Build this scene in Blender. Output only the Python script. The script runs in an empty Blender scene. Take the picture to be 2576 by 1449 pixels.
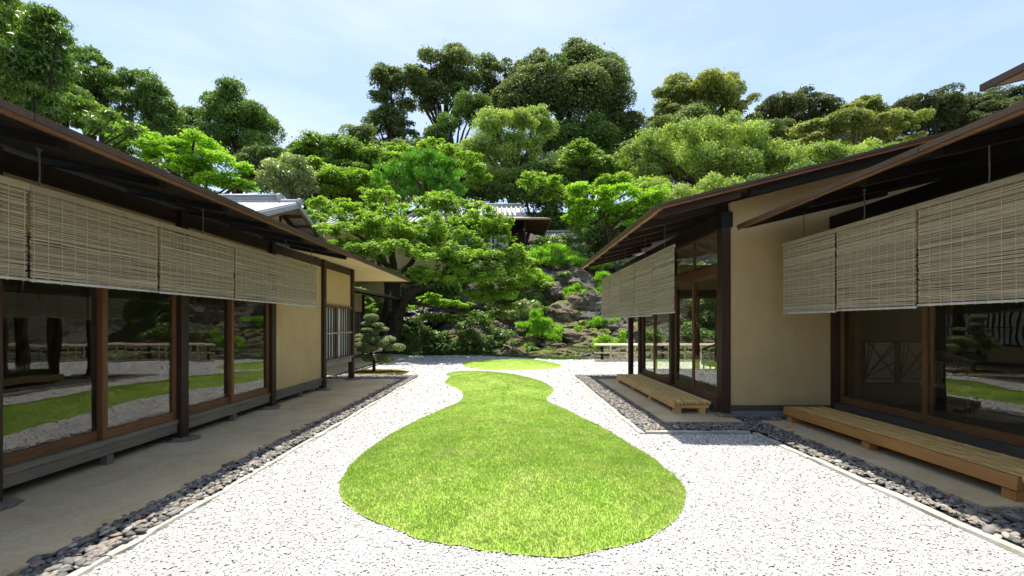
import bpy, bmesh, math, random
import numpy as np
from mathutils import Vector, noise, Matrix
from mathutils.geometry import delaunay_2d_cdt
random.seed(7); R = np.random.default_rng(7)
sc = bpy.context.scene
C = sc.collection
# ------------------------------------------------------------------ camera
F, CX, CY, H = 1050.0, 1284.0, 814.0, 1.5          # focal length, vanishing point (in a 2576 px wide frame), eye height
cam = bpy.data.cameras.new('camera'); cam_o = bpy.data.objects.new('camera', cam); C.objects.link(cam_o)
cam.sensor_width = 36; cam.sensor_fit = 'HORIZONTAL'; cam.lens = F / 2576 * 36
cam.shift_x = (1288 - CX) / 2576; cam.shift_y = (CY - 724.5) / 2576
cam.clip_start = 0.05; cam.clip_end = 2000
cam_o.location = (0, 0, H); cam_o.rotation_euler = (math.pi / 2, 0, 0)
sc.camera = cam_o
# ------------------------------------------------------------------ sky, sun, exposure
SUN = Vector((-0.05, 0.215, 1.0)).normalized()       # towards the sun
w = bpy.data.worlds.new('World'); sc.world = w; w.use_nodes = True
nt = w.node_tree; nt.nodes.clear()
def wn(t, **k):
    n = nt.nodes.new(t)
    for a, b in k.items(): setattr(n, a, b)
    return n
sky = wn('ShaderNodeTexSky', sky_type='NISHITA', sun_disc=False)
sky.sun_elevation = math.asin(SUN.z); sky.sun_rotation = math.atan2(SUN.x, SUN.y)
sky.air_density = 1.0; sky.dust_density = 1.6; sky.ozone_density = 1.0; sky.altitude = 50
tc = wn('ShaderNodeTexCoord'); mp = wn('ShaderNodeMapping'); mp.inputs['Scale'].default_value = (1.2, 1.2, 4.5)
mp.inputs['Rotation'].default_value = (0.2, 0.35, 0.5)
no = wn('ShaderNodeTexNoise'); no.inputs['Scale'].default_value = 1.7; no.inputs['Detail'].default_value = 9; no.inputs['Roughness'].default_value = 0.58
rp = wn('ShaderNodeValToRGB'); rp.color_ramp.elements[0].position = 0.45; rp.color_ramp.elements[1].position = 0.85
rp.color_ramp.elements[0].color = (0.10, 0.10, 0.10, 1); rp.color_ramp.elements[1].color = (0.75, 0.75, 0.75, 1)
mx = wn('ShaderNodeMixRGB'); mx.inputs['Color2'].default_value = (3.9, 4.3, 4.75, 1)     # thin high cloud over the blue
bg = wn('ShaderNodeBackground'); bg.inputs['Strength'].default_value = 0.13
wo = wn('ShaderNodeOutputWorld')
L = nt.links.new
L(tc.outputs['Generated'], mp.inputs['Vector']); L(mp.outputs['Vector'], no.inputs['Vector']); L(no.outputs['Fac'], rp.inputs['Fac'])
L(rp.outputs['Color'], mx.inputs['Fac']); L(sky.outputs['Color'], mx.inputs['Color1']); L(mx.outputs['Color'], bg.inputs['Color']); L(bg.outputs['Background'], wo.inputs['Surface'])
sun = bpy.data.lights.new('sun', 'SUN'); sun.energy = 4.2; sun.angle = math.radians(0.53); sun.color = (1, 0.945, 0.85)
sun_o = bpy.data.objects.new('sun', sun); C.objects.link(sun_o); sun_o.location = (0, 0, 60)
sun_o.rotation_euler = (-SUN).to_track_quat('-Z', 'Y').to_euler()
vs = sc.view_settings; vs.view_transform = 'Standard'; vs.look = 'None'; vs.exposure = 1.02; vs.gamma = 1.0; vs.use_curve_mapping = False
sc.render.engine = 'CYCLES'
cy = sc.cycles; cy.use_denoising = True; cy.max_bounces = 8; cy.diffuse_bounces = 4; cy.glossy_bounces = 4; cy.transmission_bounces = 6
cy.transparent_max_bounces = 24; cy.use_adaptive_sampling = True; cy.adaptive_threshold = 0.015; cy.sample_clamp_indirect = 8
try: cy.denoiser = 'OPENIMAGEDENOISE'
except Exception: pass

# ================================================================== materials
M = {}
class NT:
    def __init__(s, name):
        s.m = bpy.data.materials.new(name); s.m.use_nodes = True; s.t = s.m.node_tree; s.t.nodes.clear()
        s.out = s.n('ShaderNodeOutputMaterial'); M[name] = s.m
    def n(s, t, **k):
        x = s.t.nodes.new(t)
        for a, b in k.items(): setattr(x, a, b)
        return x
    def l(s, a, b): s.t.links.new(a, b)
    def noise(s, scale, detail=5, rough=0.55, vec=(1, 1, 1), dist=0.0):
        tc = s.n('ShaderNodeTexCoord'); mp = s.n('ShaderNodeMapping'); mp.inputs['Scale'].default_value = vec
        nz = s.n('ShaderNodeTexNoise'); nz.inputs['Scale'].default_value = scale; nz.inputs['Detail'].default_value = detail
        nz.inputs['Roughness'].default_value = rough; nz.inputs['Distortion'].default_value = dist
        s.l(tc.outputs['Object'], mp.inputs['Vector']); s.l(mp.outputs['Vector'], nz.inputs['Vector'])
        return nz.outputs['Fac']
    def ramp(s, fac, stops):
        r = s.n('ShaderNodeValToRGB'); e = r.color_ramp.elements
        while len(e) < len(stops): e.new(0.5)
        for i, (p, c) in enumerate(stops): e[i].position = p; e[i].color = (*c, 1) if len(c) == 3 else c
        s.l(fac, r.inputs['Fac']); return r.outputs['Color']
    def mix(s, a, b, fac, mode='MIX'):
        m = s.n('ShaderNodeMixRGB', blend_type=mode)
        for sock, v in ((m.inputs['Fac'], fac), (m.inputs['Color1'], a), (m.inputs['Color2'], b)):
            if isinstance(v, (int, float)): sock.default_value = v
            elif isinstance(v, tuple): sock.default_value = (*v, 1) if len(v) == 3 else v
            else: s.l(v, sock)
        return m.outputs['Color']
    def bump(s, h, strength, dist=0.02):
        b = s.n('ShaderNodeBump'); b.inputs['Strength'].default_value = strength; b.inputs['Distance'].default_value = dist
        s.l(h, b.inputs['Height']); return b.outputs['Normal']
    def island(s): return s.n('ShaderNodeNewGeometry').outputs['Random Per Island']
    def objrand(s): return s.n('ShaderNodeObjectInfo').outputs['Random']
    def pri(s, col, rough=0.7, spec=0.4, normal=None, metal=0.0):
        b = s.n('ShaderNodeBsdfPrincipled')
        if isinstance(col, tuple): b.inputs['Base Color'].default_value = (*col, 1)
        else: s.l(col, b.inputs['Base Color'])
        if isinstance(rough, (int, float)): b.inputs['Roughness'].default_value = rough
        else: s.l(rough, b.inputs['Roughness'])
        b.inputs['Specular IOR Level'].default_value = spec; b.inputs['Metallic'].default_value = metal
        if normal is not None: s.l(normal, b.inputs['Normal'])
        return b.outputs['BSDF']
    def done(s, sh): s.l(sh, s.out.inputs['Surface']); return s.m

def wood(name, c1, c2, c3=None, rough=0.6):
    for ax, v in (('x', (0.6, 14, 14)), ('y', (14, 0.6, 14)), ('z', (14, 14, 0.6))):
        t = NT(name + '_' + ax)
        g = t.noise(3.2, 6, 0.6, v, 0.6); big = t.noise(1.1, 3, 0.5, (1, 1, 1))
        col = t.ramp(g, [(0.3, c1), (0.52, c2), (0.72, c3 or c1)])
        col = t.mix(col, t.ramp(big, [(0.3, (0.72, 0.72, 0.72)), (0.7, (1.15, 1.12, 1.1))]), 0.8, 'MULTIPLY')
        col = t.mix(col, t.ramp(t.objrand(), [(0, (0.82, 0.82, 0.84)), (1, (1.14, 1.1, 1.06))]), 1.0, 'MULTIPLY')
        t.done(t.pri(col, rough, 0.35, t.bump(g, 0.35, 0.004)))
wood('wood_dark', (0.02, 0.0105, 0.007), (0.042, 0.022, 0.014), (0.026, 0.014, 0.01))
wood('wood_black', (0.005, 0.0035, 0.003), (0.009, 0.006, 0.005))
wood('wood_brown', (0.11, 0.048, 0.018), (0.19, 0.088, 0.034), (0.075, 0.032, 0.013))
wood('wood_grey', (0.13, 0.115, 0.09), (0.19, 0.17, 0.135), (0.085, 0.073, 0.058), 0.75)
wood('wood_sill', (0.055, 0.045, 0.036), (0.095, 0.08, 0.062), (0.04, 0.032, 0.026), 0.75)
wood('wood_light', (0.5, 0.29, 0.105), (0.62, 0.39, 0.165), (0.43, 0.235, 0.08), 0.5)
wood('wood_honey', (0.36, 0.165, 0.045), (0.46, 0.23, 0.075), (0.3, 0.13, 0.035), 0.45)
wood('wood_bar', (0.26, 0.21, 0.14), (0.36, 0.3, 0.21), (0.19, 0.15, 0.1), 0.7)
wood('wood_tan', (0.34, 0.22, 0.10), (0.42, 0.28, 0.14))

t = NT('plaster'); a = t.noise(140, 3, 0.6); b = t.noise(1.6, 8, 0.68, (1, 1, 0.7), 0.6)
t.done(t.pri(t.mix(t.ramp(b, [(0.3, (0.44, 0.315, 0.155)), (0.5, (0.49, 0.36, 0.182)), (0.7, (0.53, 0.395, 0.21))]), t.ramp(a, [(0.35, (0.86, 0.86, 0.86)), (0.65, (1.06, 1.06, 1.06))]), 1, 'MULTIPLY'), 0.95, 0.15, t.bump(a, 0.25, 0.003)))
t = NT('plaster_soffit'); b = t.noise(1.2, 4, 0.6)
t.done(t.pri(t.ramp(b, [(0.3, (0.68, 0.53, 0.31)), (0.7, (0.74, 0.6, 0.37))]), 0.95, 0.1))
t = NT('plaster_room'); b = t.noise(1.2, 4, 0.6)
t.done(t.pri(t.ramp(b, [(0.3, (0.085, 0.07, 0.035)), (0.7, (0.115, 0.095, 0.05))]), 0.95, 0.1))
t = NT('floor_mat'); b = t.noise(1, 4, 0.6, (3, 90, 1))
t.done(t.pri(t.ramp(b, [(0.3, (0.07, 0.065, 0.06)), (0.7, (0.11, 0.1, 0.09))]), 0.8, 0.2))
t = NT('ceiling_weave'); b = t.noise(1, 2, 0.5, (40, 8, 1))
t.done(t.pri(t.ramp(b, [(0.42, (0.16, 0.10, 0.05)), (0.58, (0.30, 0.2, 0.11))]), 0.8, 0.2))

t = NT('concrete'); a = t.noise(260, 2, 0.7); b = t.noise(1.3, 6, 0.65, (1, 1, 1), 0.8); c = t.noise(28, 5, 0.7)
col = t.ramp(b, [(0.28, (0.46, 0.36, 0.21)), (0.5, (0.58, 0.47, 0.295)), (0.66, (0.63, 0.525, 0.355)), (0.8, (0.72, 0.63, 0.48))])
col = t.mix(col, t.ramp(a, [(0.3, (0.6, 0.58, 0.54)), (0.5, (1, 1, 1)), (0.75, (1.25, 1.22, 1.15))]), 0.8, 'MULTIPLY')
col = t.mix(col, t.ramp(c, [(0.3, (0.8, 0.8, 0.78)), (0.6, (1.05, 1.05, 1.05))]), 0.8, 'MULTIPLY')
t.done(t.pri(col, 0.95, 0.15, t.bump(a, 0.4, 0.004)))
t = NT('concrete_grey'); a = t.noise(60, 4, 0.7); b = t.noise(2.5, 5, 0.65)
t.done(t.pri(t.mix(t.ramp(b, [(0.3, (0.16, 0.16, 0.15)), (0.7, (0.27, 0.27, 0.26))]), t.ramp(a, [(0.3, (0.8, 0.8, 0.8)), (0.7, (1.1, 1.1, 1.1))]), 1, 'MULTIPLY'), 0.95, 0.15, t.bump(a, 0.3, 0.004)))
t = NT('kerb_granite'); a = t.noise(120, 3, 0.7); b = t.noise(5, 5, 0.65)
col = t.mix(t.ramp(b, [(0.3, (0.33, 0.33, 0.27)), (0.65, (0.5, 0.5, 0.46))]), t.ramp(a, [(0.3, (0.7, 0.7, 0.68)), (0.7, (1.1, 1.1, 1.1))]), 1, 'MULTIPLY')
t.done(t.pri(col, 0.95, 0.15, t.bump(b, 0.5, 0.02)))
t = NT('gravel_bed'); a = t.noise(75, 3, 0.8); b = t.noise(1.2, 4, 0.6)
col = t.mix(t.ramp(a, [(0.32, (0.34, 0.33, 0.31)), (0.5, (0.57, 0.56, 0.54))]), t.ramp(b, [(0.3, (0.93, 0.93, 0.92)), (0.7, (1.04, 1.04, 1.04))]), 1, 'MULTIPLY')
t.done(t.pri(col, 0.95, 0.1, t.bump(a, 0.9, 0.02)))
t = NT('gravel_chip'); i = t.island()
t.done(t.pri(t.ramp(i, [(0.0, (0.3, 0.295, 0.28)), (0.12, (0.39, 0.385, 0.37)), (0.55, (0.46, 0.455, 0.44)), (0.97, (0.6, 0.595, 0.58)), (0.992, (0.5, 0.42, 0.3)), (1, (0.3, 0.28, 0.26))]), 0.9, 0.2))
def pebble_mat(name, src):
    t = NT(name); i = t.island() if src == 'i' else t.objrand(); a = t.noise(45, 5, 0.7)
    col = t.ramp(i, [(0, (0.085, 0.083, 0.078)), (0.35, (0.14, 0.136, 0.128)), (0.6, (0.2, 0.192, 0.178)), (0.78, (0.27, 0.245, 0.205)), (0.9, (0.25, 0.19, 0.14)), (0.95, (0.42, 0.4, 0.36)), (1, (0.16, 0.165, 0.165))])
    col = t.mix(col, t.ramp(a, [(0.3, (0.7, 0.7, 0.7)), (0.7, (1.25, 1.22, 1.2))]), 0.8, 'MULTIPLY')
    t.done(t.pri(col, 0.65, 0.35, t.bump(a, 0.3, 0.006)))
pebble_mat('pebble', 'o'); pebble_mat('pebble_mass', 'i')
t = NT('pebble_soil'); a = t.noise(40, 4, 0.7); t.done(t.pri(t.ramp(a, [(0.3, (0.03, 0.03, 0.03)), (0.7, (0.07, 0.07, 0.065))]), 0.95, 0.1))

def leafmat(name, c1, c2, c3, trans=0.35, rough=0.42, spec=0.5, patch=0.6):
    t = NT(name); i = t.island(); p = t.noise(patch, 3, 0.6); g_ = 1.68
    c1, c2, c3 = (tuple(x * g_ for x in c) for c in (c1, c2, c3))
    at_ = t.n('ShaderNodeAttribute', attribute_name='tint'); mxn = t.n('ShaderNodeMath', operation='MULTIPLY_ADD'); t.l(i, mxn.inputs[0]); mxn.inputs[1].default_value = 0.5
    hf = t.n('ShaderNodeMath', operation='MULTIPLY'); t.l(at_.outputs['Fac'], hf.inputs[0]); hf.inputs[1].default_value = 0.5; t.l(hf.outputs['Value'], mxn.inputs[2])
    col = t.ramp(mxn.outputs['Value'], [(0.08, c1), (0.5, c2), (0.95, c3)])
    col = t.mix(col, t.ramp(p, [(0.32, (0.78, 0.82, 0.8)), (0.68, (1.2, 1.15, 1.1))]), 1, 'MULTIPLY')
    b = t.n('ShaderNodeBsdfPrincipled'); t.l(col, b.inputs['Base Color']); b.inputs['Roughness'].default_value = rough; b.inputs['Specular IOR Level'].default_value = spec
    tr = t.n('ShaderNodeBsdfTranslucent'); t.l(t.mix(col, (1.3, 1.35, 0.6), 1, 'MULTIPLY'), tr.inputs['Color'])
    ms = t.n('ShaderNodeMixShader'); ms.inputs['Fac'].default_value = trans
    t.l(b.outputs['BSDF'], ms.inputs[1]); t.l(tr.outputs['BSDF'], ms.inputs[2]); t.done(ms.outputs['Shader'])
leafmat('leaf_camphor', (0.058, 0.09, 0.03), (0.095, 0.135, 0.048), (0.165, 0.185, 0.085), 0.35, 0.6, 0.3)
leafmat('leaf_dark', (0.045, 0.08, 0.022), (0.075, 0.125, 0.034), (0.125, 0.18, 0.052), 0.38, 0.55, 0.35)
leafmat('leaf_glossy', (0.05, 0.095, 0.018), (0.085, 0.145, 0.028), (0.14, 0.21, 0.045), 0.38, 0.48, 0.4)
leafmat('leaf_oak', (0.045, 0.09, 0.012), (0.075, 0.14, 0.02), (0.15, 0.23, 0.035), 0.35, 0.36, 0.6)
leafmat('leaf_maple', (0.085, 0.155, 0.018), (0.14, 0.23, 0.03), (0.225, 0.31, 0.055), 0.47, 0.5, 0.35)
leafmat('leaf_maple_bright', (0.10, 0.20, 0.012), (0.16, 0.29, 0.018), (0.24, 0.36, 0.04), 0.45, 0.5, 0.3)
leafmat('leaf_maple_deep', (0.06, 0.11, 0.018), (0.095, 0.16, 0.028), (0.16, 0.23, 0.05), 0.42, 0.45, 0.4)
leafmat('leaf_cherry', (0.12, 0.175, 0.04), (0.185, 0.25, 0.062), (0.27, 0.335, 0.105), 0.45, 0.5, 0.35)
leafmat('leaf_yellowish', (0.10, 0.13, 0.035), (0.16, 0.19, 0.055), (0.26, 0.26, 0.095), 0.38, 0.6, 0.3)
leafmat('leaf_pine', (0.05, 0.14, 0.012), (0.085, 0.22, 0.02), (0.14, 0.3, 0.03), 0.3, 0.5, 0.3)
leafmat('leaf_pine_bright', (0.11, 0.22, 0.015), (0.16, 0.31, 0.025), (0.24, 0.38, 0.05), 0.4, 0.5, 0.3)
leafmat('leaf_clipped', (0.10, 0.135, 0.05), (0.18, 0.22, 0.10), (0.28, 0.31, 0.17), 0.3, 0.4, 0.5)
leafmat('leaf_azalea', (0.045, 0.09, 0.02), (0.08, 0.14, 0.03), (0.15, 0.21, 0.055), 0.3, 0.45)
leafmat('leaf_pale', (0.10, 0.15, 0.05), (0.17, 0.22, 0.09), (0.32, 0.36, 0.2), 0.3, 0.35, 0.55)
leafmat('leaf_far', (0.05, 0.068, 0.028), (0.075, 0.095, 0.04), (0.11, 0.125, 0.055), 0.25, 0.7, 0.2)
leafmat('moss_tuft', (0.10, 0.075, 0.012), (0.15, 0.12, 0.018), (0.13, 0.17, 0.02), 0.3, 0.8, 0.1)

def grassmat(name, blades):
    t = NT(name); p = t.noise(2.2, 7, 0.7, (1, 1, 0.2), 0.6); q = t.noise(9, 4, 0.6, (1, 1, 0.2))
    col = t.ramp(p, [(0.25, (0.235, 0.405, 0.055)), (0.45, (0.30, 0.44, 0.08)), (0.6, (0.355, 0.46, 0.115)), (0.78, (0.44, 0.475, 0.19))])
    col = t.mix(col, t.ramp(q, [(0.3, (0.82, 0.86, 0.8)), (0.7, (1.16, 1.12, 1.1))]), 1, 'MULTIPLY')
    if blades:
        col = t.mix(col, t.ramp(t.island(), [(0, (0.86, 0.89, 0.86)), (0.6, (1, 1, 1)), (0.93, (1.1, 1.07, 1.1)), (1, (1.3, 1.15, 1.4))]), 1, 'MULTIPLY')
        b = t.n('ShaderNodeBsdfPrincipled'); t.l(col, b.inputs['Base Color']); b.inputs['Roughness'].default_value = 0.5; b.inputs['Specular IOR Level'].default_value = 0.3
        tr = t.n('ShaderNodeBsdfTranslucent'); t.l(col, tr.inputs['Color'])
        ms = t.n('ShaderNodeMixShader'); ms.inputs['Fac'].default_value = 0.5
        t.l(b.outputs['BSDF'], ms.inputs[1]); t.l(tr.outputs['BSDF'], ms.inputs[2]); t.done(ms.outputs['Shader'])
    else:
        t.done(t.pri(t.mix(col, (0.95, 0.95, 0.9), 1, 'MULTIPLY'), 0.9, 0.1, t.bump(q, 0.5, 0.02)))
grassmat('turf', False); grassmat('grass_blade', True)

t = NT('rock'); a = t.noise(3.5, 9, 0.72, (1, 1, 1.8), 1.2); b = t.noise(1.1, 4, 0.6); c = t.noise(16, 6, 0.7)
col = t.ramp(a, [(0.3, (0.06, 0.052, 0.045)), (0.45, (0.15, 0.125, 0.105)), (0.58, (0.24, 0.205, 0.18)), (0.72, (0.36, 0.33, 0.3))])
col = t.mix(col, t.ramp(b, [(0.3, (1.1, 0.88, 0.64)), (0.55, (1, 0.96, 0.86)), (0.75, (0.95, 0.96, 0.9))]), 1, 'MULTIPLY')
col = t.mix(col, t.ramp(c, [(0.35, (0.5, 0.48, 0.46)), (0.6, (1.12, 1.1, 1.1))]), 0.8, 'MULTIPLY')
g = t.n('ShaderNodeNewGeometry'); sx = t.n('ShaderNodeSeparateXYZ'); t.l(g.outputs['Normal'], sx.inputs['Vector'])
mz = t.n('ShaderNodeMath', operation='MULTIPLY'); t.l(sx.outputs['Z'], mz.inputs[0]); t.l(t.noise(2.3, 6, 0.7), mz.inputs[1])
moss = t.ramp(mz.outputs['Value'], [(0.36, (0, 0, 0)), (0.45, (1, 1, 1))])
col = t.mix(col, t.ramp(c, [(0.3, (0.06, 0.075, 0.012)), (0.7, (0.16, 0.16, 0.025))]), moss)
t.done(t.pri(col, 0.85, 0.3, t.bump(c, 0.8, 0.05)))
t = NT('rock_bare'); a = t.noise(3.2, 9, 0.72, (1, 1, 2.2), 1.4); c = t.noise(14, 6, 0.7)
col = t.ramp(a, [(0.3, (0.04, 0.036, 0.028)), (0.45, (0.12, 0.108, 0.085)), (0.6, (0.22, 0.2, 0.16)), (0.74, (0.38, 0.36, 0.31))])
col = t.mix(col, t.ramp(c, [(0.35, (0.55, 0.53, 0.52)), (0.6, (1.12, 1.1, 1.1))]), 0.8, 'MULTIPLY')
t.done(t.pri(col, 0.85, 0.25, t.bump(c, 1.0, 0.12)))
t = NT('rock_wet'); a = t.noise(4, 8, 0.7); t.done(t.pri(t.ramp(a, [(0.35, (0.008, 0.008, 0.009)), (0.6, (0.03, 0.029, 0.03)), (0.75, (0.13, 0.075, 0.03))]), 0.35, 0.5, t.bump(a, 0.8, 0.08)))
t = NT('stone_pad'); a = t.noise(20, 6, 0.7); t.done(t.pri(t.ramp(a, [(0.3, (0.12, 0.1, 0.075)), (0.7, (0.26, 0.225, 0.18))]), 0.9, 0.2, t.bump(a, 0.5, 0.02)))
t = NT('hill_soil'); a = t.noise(1.6, 8, 0.7, (1, 1, 1), 0.8); b = t.noise(14, 6, 0.75); c = t.noise(0.5, 3, 0.6)
col = t.ramp(b, [(0.3, (0.012, 0.014, 0.008)), (0.5, (0.035, 0.045, 0.015)), (0.65, (0.075, 0.095, 0.02)), (0.8, (0.14, 0.13, 0.04))])
rockc = t.ramp(b, [(0.3, (0.05, 0.042, 0.036)), (0.55, (0.16, 0.135, 0.115)), (0.75, (0.3, 0.27, 0.24))])
t.done(t.pri(t.mix(col, rockc, t.ramp(a, [(0.44, (0, 0, 0)), (0.5, (1, 1, 1))])), 0.95, 0.15, t.bump(b, 0.9, 0.1)))
t = NT('bark'); a = t.noise(6, 7, 0.7, (1, 1, 0.25)); t.done(t.pri(t.ramp(a, [(0.3, (0.02, 0.016, 0.012)), (0.7, (0.075, 0.06, 0.045))]), 0.95, 0.15, t.bump(a, 0.7, 0.05)))
t = NT('bark_pale'); a = t.noise(6, 7, 0.7, (1, 1, 0.25)); t.done(t.pri(t.ramp(a, [(0.3, (0.07, 0.06, 0.05)), (0.7, (0.2, 0.18, 0.15))]), 0.95, 0.15, t.bump(a, 0.7, 0.05)))
t = NT('bark_red'); a = t.noise(6, 7, 0.7, (1, 1, 0.25)); t.done(t.pri(t.ramp(a, [(0.3, (0.05, 0.022, 0.014)), (0.7, (0.16, 0.075, 0.045))]), 0.95, 0.15, t.bump(a, 0.7, 0.05)))
t = NT('reed'); i = t.island(); a = t.noise(3, 4, 0.6, (1, 2.5, 6))
col = t.ramp(i, [(0, (0.27, 0.21, 0.135)), (0.25, (0.40, 0.32, 0.21)), (0.6, (0.5, 0.41, 0.28)), (0.9, (0.58, 0.49, 0.345)), (1, (0.7, 0.61, 0.45))])
col = t.mix(col, t.ramp(a, [(0.3, (0.88, 0.88, 0.88)), (0.7, (1.08, 1.08, 1.08))]), 1, 'MULTIPLY')
bs = t.pri(col, 0.6, 0.3); tr = t.n('ShaderNodeBsdfTranslucent'); t.l(col, tr.inputs['Color']); ms = t.n('ShaderNodeMixShader'); ms.inputs['Fac'].default_value = 0.2
t.l(bs, ms.inputs[1]); t.l(tr.outputs['BSDF'], ms.inputs[2]); t.done(ms.outputs['Shader'])
t = NT('cord'); t.done(t.pri((0.5, 0.46, 0.37), 0.8, 0.2))
t = NT('bamboo_bar'); a = t.noise(4, 3, 0.6, (3, 1, 3)); t.done(t.pri(t.ramp(a, [(0.3, (0.36, 0.34, 0.3)), (0.7, (0.5, 0.48, 0.43))]), 0.55, 0.35))
t = NT('bamboo'); a = t.noise(5, 5, 0.6, (6, 1, 6)); r_ = t.objrand()
col = t.mix(t.ramp(a, [(0.3, (0.46, 0.28, 0.09)), (0.7, (0.68, 0.47, 0.2))]), t.ramp(r_, [(0, (0.82, 0.8, 0.76)), (1, (1.1, 1.08, 1.0))]), 1, 'MULTIPLY')
t.done(t.pri(col, 0.38, 0.45))
t = NT('bamboo_fence'); r_ = t.objrand(); a = t.noise(5, 5, 0.6)
col = t.mix(t.ramp(r_, [(0, (0.72, 0.58, 0.38)), (0.5, (0.78, 0.66, 0.47)), (1, (0.68, 0.54, 0.34))]), t.ramp(a, [(0.3, (0.85, 0.85, 0.85)), (0.7, (1.1, 1.1, 1.1))]), 1, 'MULTIPLY'); t.done(t.pri(col, 0.45, 0.4))
t = NT('bamboo_green'); r_ = t.objrand(); t.done(t.pri(t.ramp(r_, [(0, (0.45, 0.45, 0.15)), (0.5, (0.62, 0.52, 0.26)), (1, (0.4, 0.43, 0.15))]), 0.45, 0.4))
t = NT('twine'); t.done(t.pri((0.018, 0.014, 0.012), 0.9, 0.1))
t = NT('copper'); a = t.noise(2.2, 5, 0.6, (1, 1, 1)); t.done(t.pri(t.ramp(a, [(0.3, (0.055, 0.034, 0.023)), (0.7, (0.10, 0.06, 0.038))]), 0.55, 0.4, None, 0.15))
t = NT('roof_sheet'); a = t.noise(3, 4, 0.6); t.done(t.pri(t.ramp(a, [(0.3, (0.12, 0.1, 0.085)), (0.7, (0.2, 0.175, 0.15))]), 0.6, 0.4))
t = NT('roof_pale'); a = t.noise(3, 4, 0.6); t.done(t.pri(t.ramp(a, [(0.3, (0.26, 0.26, 0.27)), (0.7, (0.34, 0.34, 0.35))]), 0.6, 0.4))
t = NT('tile'); a = t.noise(4, 4, 0.6); t.done(t.pri(t.mix(t.ramp(a, [(0.3, (0.29, 0.3, 0.32)), (0.7, (0.4, 0.41, 0.43))]), t.ramp(t.objrand(), [(0, (0.85, 0.85, 0.85)), (1, (1.1, 1.1, 1.1))]), 1, 'MULTIPLY'), 0.38, 0.5))
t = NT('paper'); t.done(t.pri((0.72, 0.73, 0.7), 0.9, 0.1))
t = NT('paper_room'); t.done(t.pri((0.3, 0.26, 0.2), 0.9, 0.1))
t = NT('iron'); t.done(t.pri((0.09, 0.085, 0.075), 0.7, 0.4))
t = NT('wicker'); a = t.noise(40, 2, 0.5); t.done(t.pri(t.ramp(a, [(0.3, (0.09, 0.045, 0.02)), (0.7, (0.17, 0.09, 0.04))]), 0.5, 0.4))
t = NT('lamp_glow'); e = t.n('ShaderNodeEmission'); e.inputs['Color'].default_value = (1, 0.62, 0.3, 1); e.inputs['Strength'].default_value = 2.5; t.done(e.outputs['Emission'])
t = NT('stone_pale'); a = t.noise(12, 6, 0.7); t.done(t.pri(t.ramp(a, [(0.3, (0.25, 0.24, 0.21)), (0.7, (0.45, 0.44, 0.4))]), 0.9, 0.2, t.bump(a, 0.5, 0.02)))
# window glass: thin pane, Schlick reflection that is the same from both faces
t = NT('glass'); g = t.n('ShaderNodeNewGeometry')
d = t.n('ShaderNodeVectorMath', operation='DOT_PRODUCT'); t.l(g.outputs['Incoming'], d.inputs[0]); t.l(g.outputs['Normal'], d.inputs[1])
ab = t.n('ShaderNodeMath', operation='ABSOLUTE'); t.l(d.outputs['Value'], ab.inputs[0])
om = t.n('ShaderNodeMath', operation='SUBTRACT'); om.inputs[0].default_value = 1; t.l(ab.outputs['Value'], om.inputs[1])
pw = t.n('ShaderNodeMath', operation='POWER'); t.l(om.outputs['Value'], pw.inputs[0]); pw.inputs[1].default_value = 5
ma = t.n('ShaderNodeMath', operation='MULTIPLY_ADD'); t.l(pw.outputs['Value'], ma.inputs[0]); ma.inputs[1].default_value = 0.93; ma.inputs[2].default_value = 0.07
tb = t.n('ShaderNodeBsdfTransparent'); tb.inputs['Color'].default_value = (0.965, 0.975, 0.96, 1)
gl = t.n('ShaderNodeBsdfGlossy'); gl.inputs['Roughness'].default_value = 0.0
t.l(t.bump(t.noise(1.6, 2, 0.5), 0.035, 0.05), gl.inputs['Normal'])
ms = t.n('ShaderNodeMixShader'); t.l(ma.outputs['Value'], ms.inputs['Fac']); t.l(tb.outputs['BSDF'], ms.inputs[1]); t.l(gl.outputs['BSDF'], ms.inputs[2]); t.done(ms.outputs['Shader'])

# ================================================================== helpers
ORG = {}
def at(px, py, Y): return Vector(((px - CX) / F * Y, Y, H - (py - CY) / F * Y))
def gnd(px, py, z=0.0):
    Y = (H - z) * F / (py - CY); return ((px - CX) / F * Y, Y)
def tag(o, label=None, cat=None, group=None, kind=None):
    if label: o['label'] = label
    if cat: o['category'] = cat
    if group: o['group'] = group
    if kind: o['kind'] = kind
    return o
def empty(name, loc, label=None, cat=None, group=None, kind=None):
    o = bpy.data.objects.new(name, None); C.objects.link(o); o.location = loc; o.empty_display_size = 0.2
    ORG[o.name] = Vector(loc); return tag(o, label, cat, group, kind)
def link(name, me, mat, parent, org=None):
    o = bpy.data.objects.new(name, me); C.objects.link(o)
    if mat and not me.materials: me.materials.append(M[mat])
    if parent is not None: o.parent = parent
    ORG[o.name] = org if org is not None else (ORG[parent.name] if parent is not None else Vector((0, 0, 0)))
    return o
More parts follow.
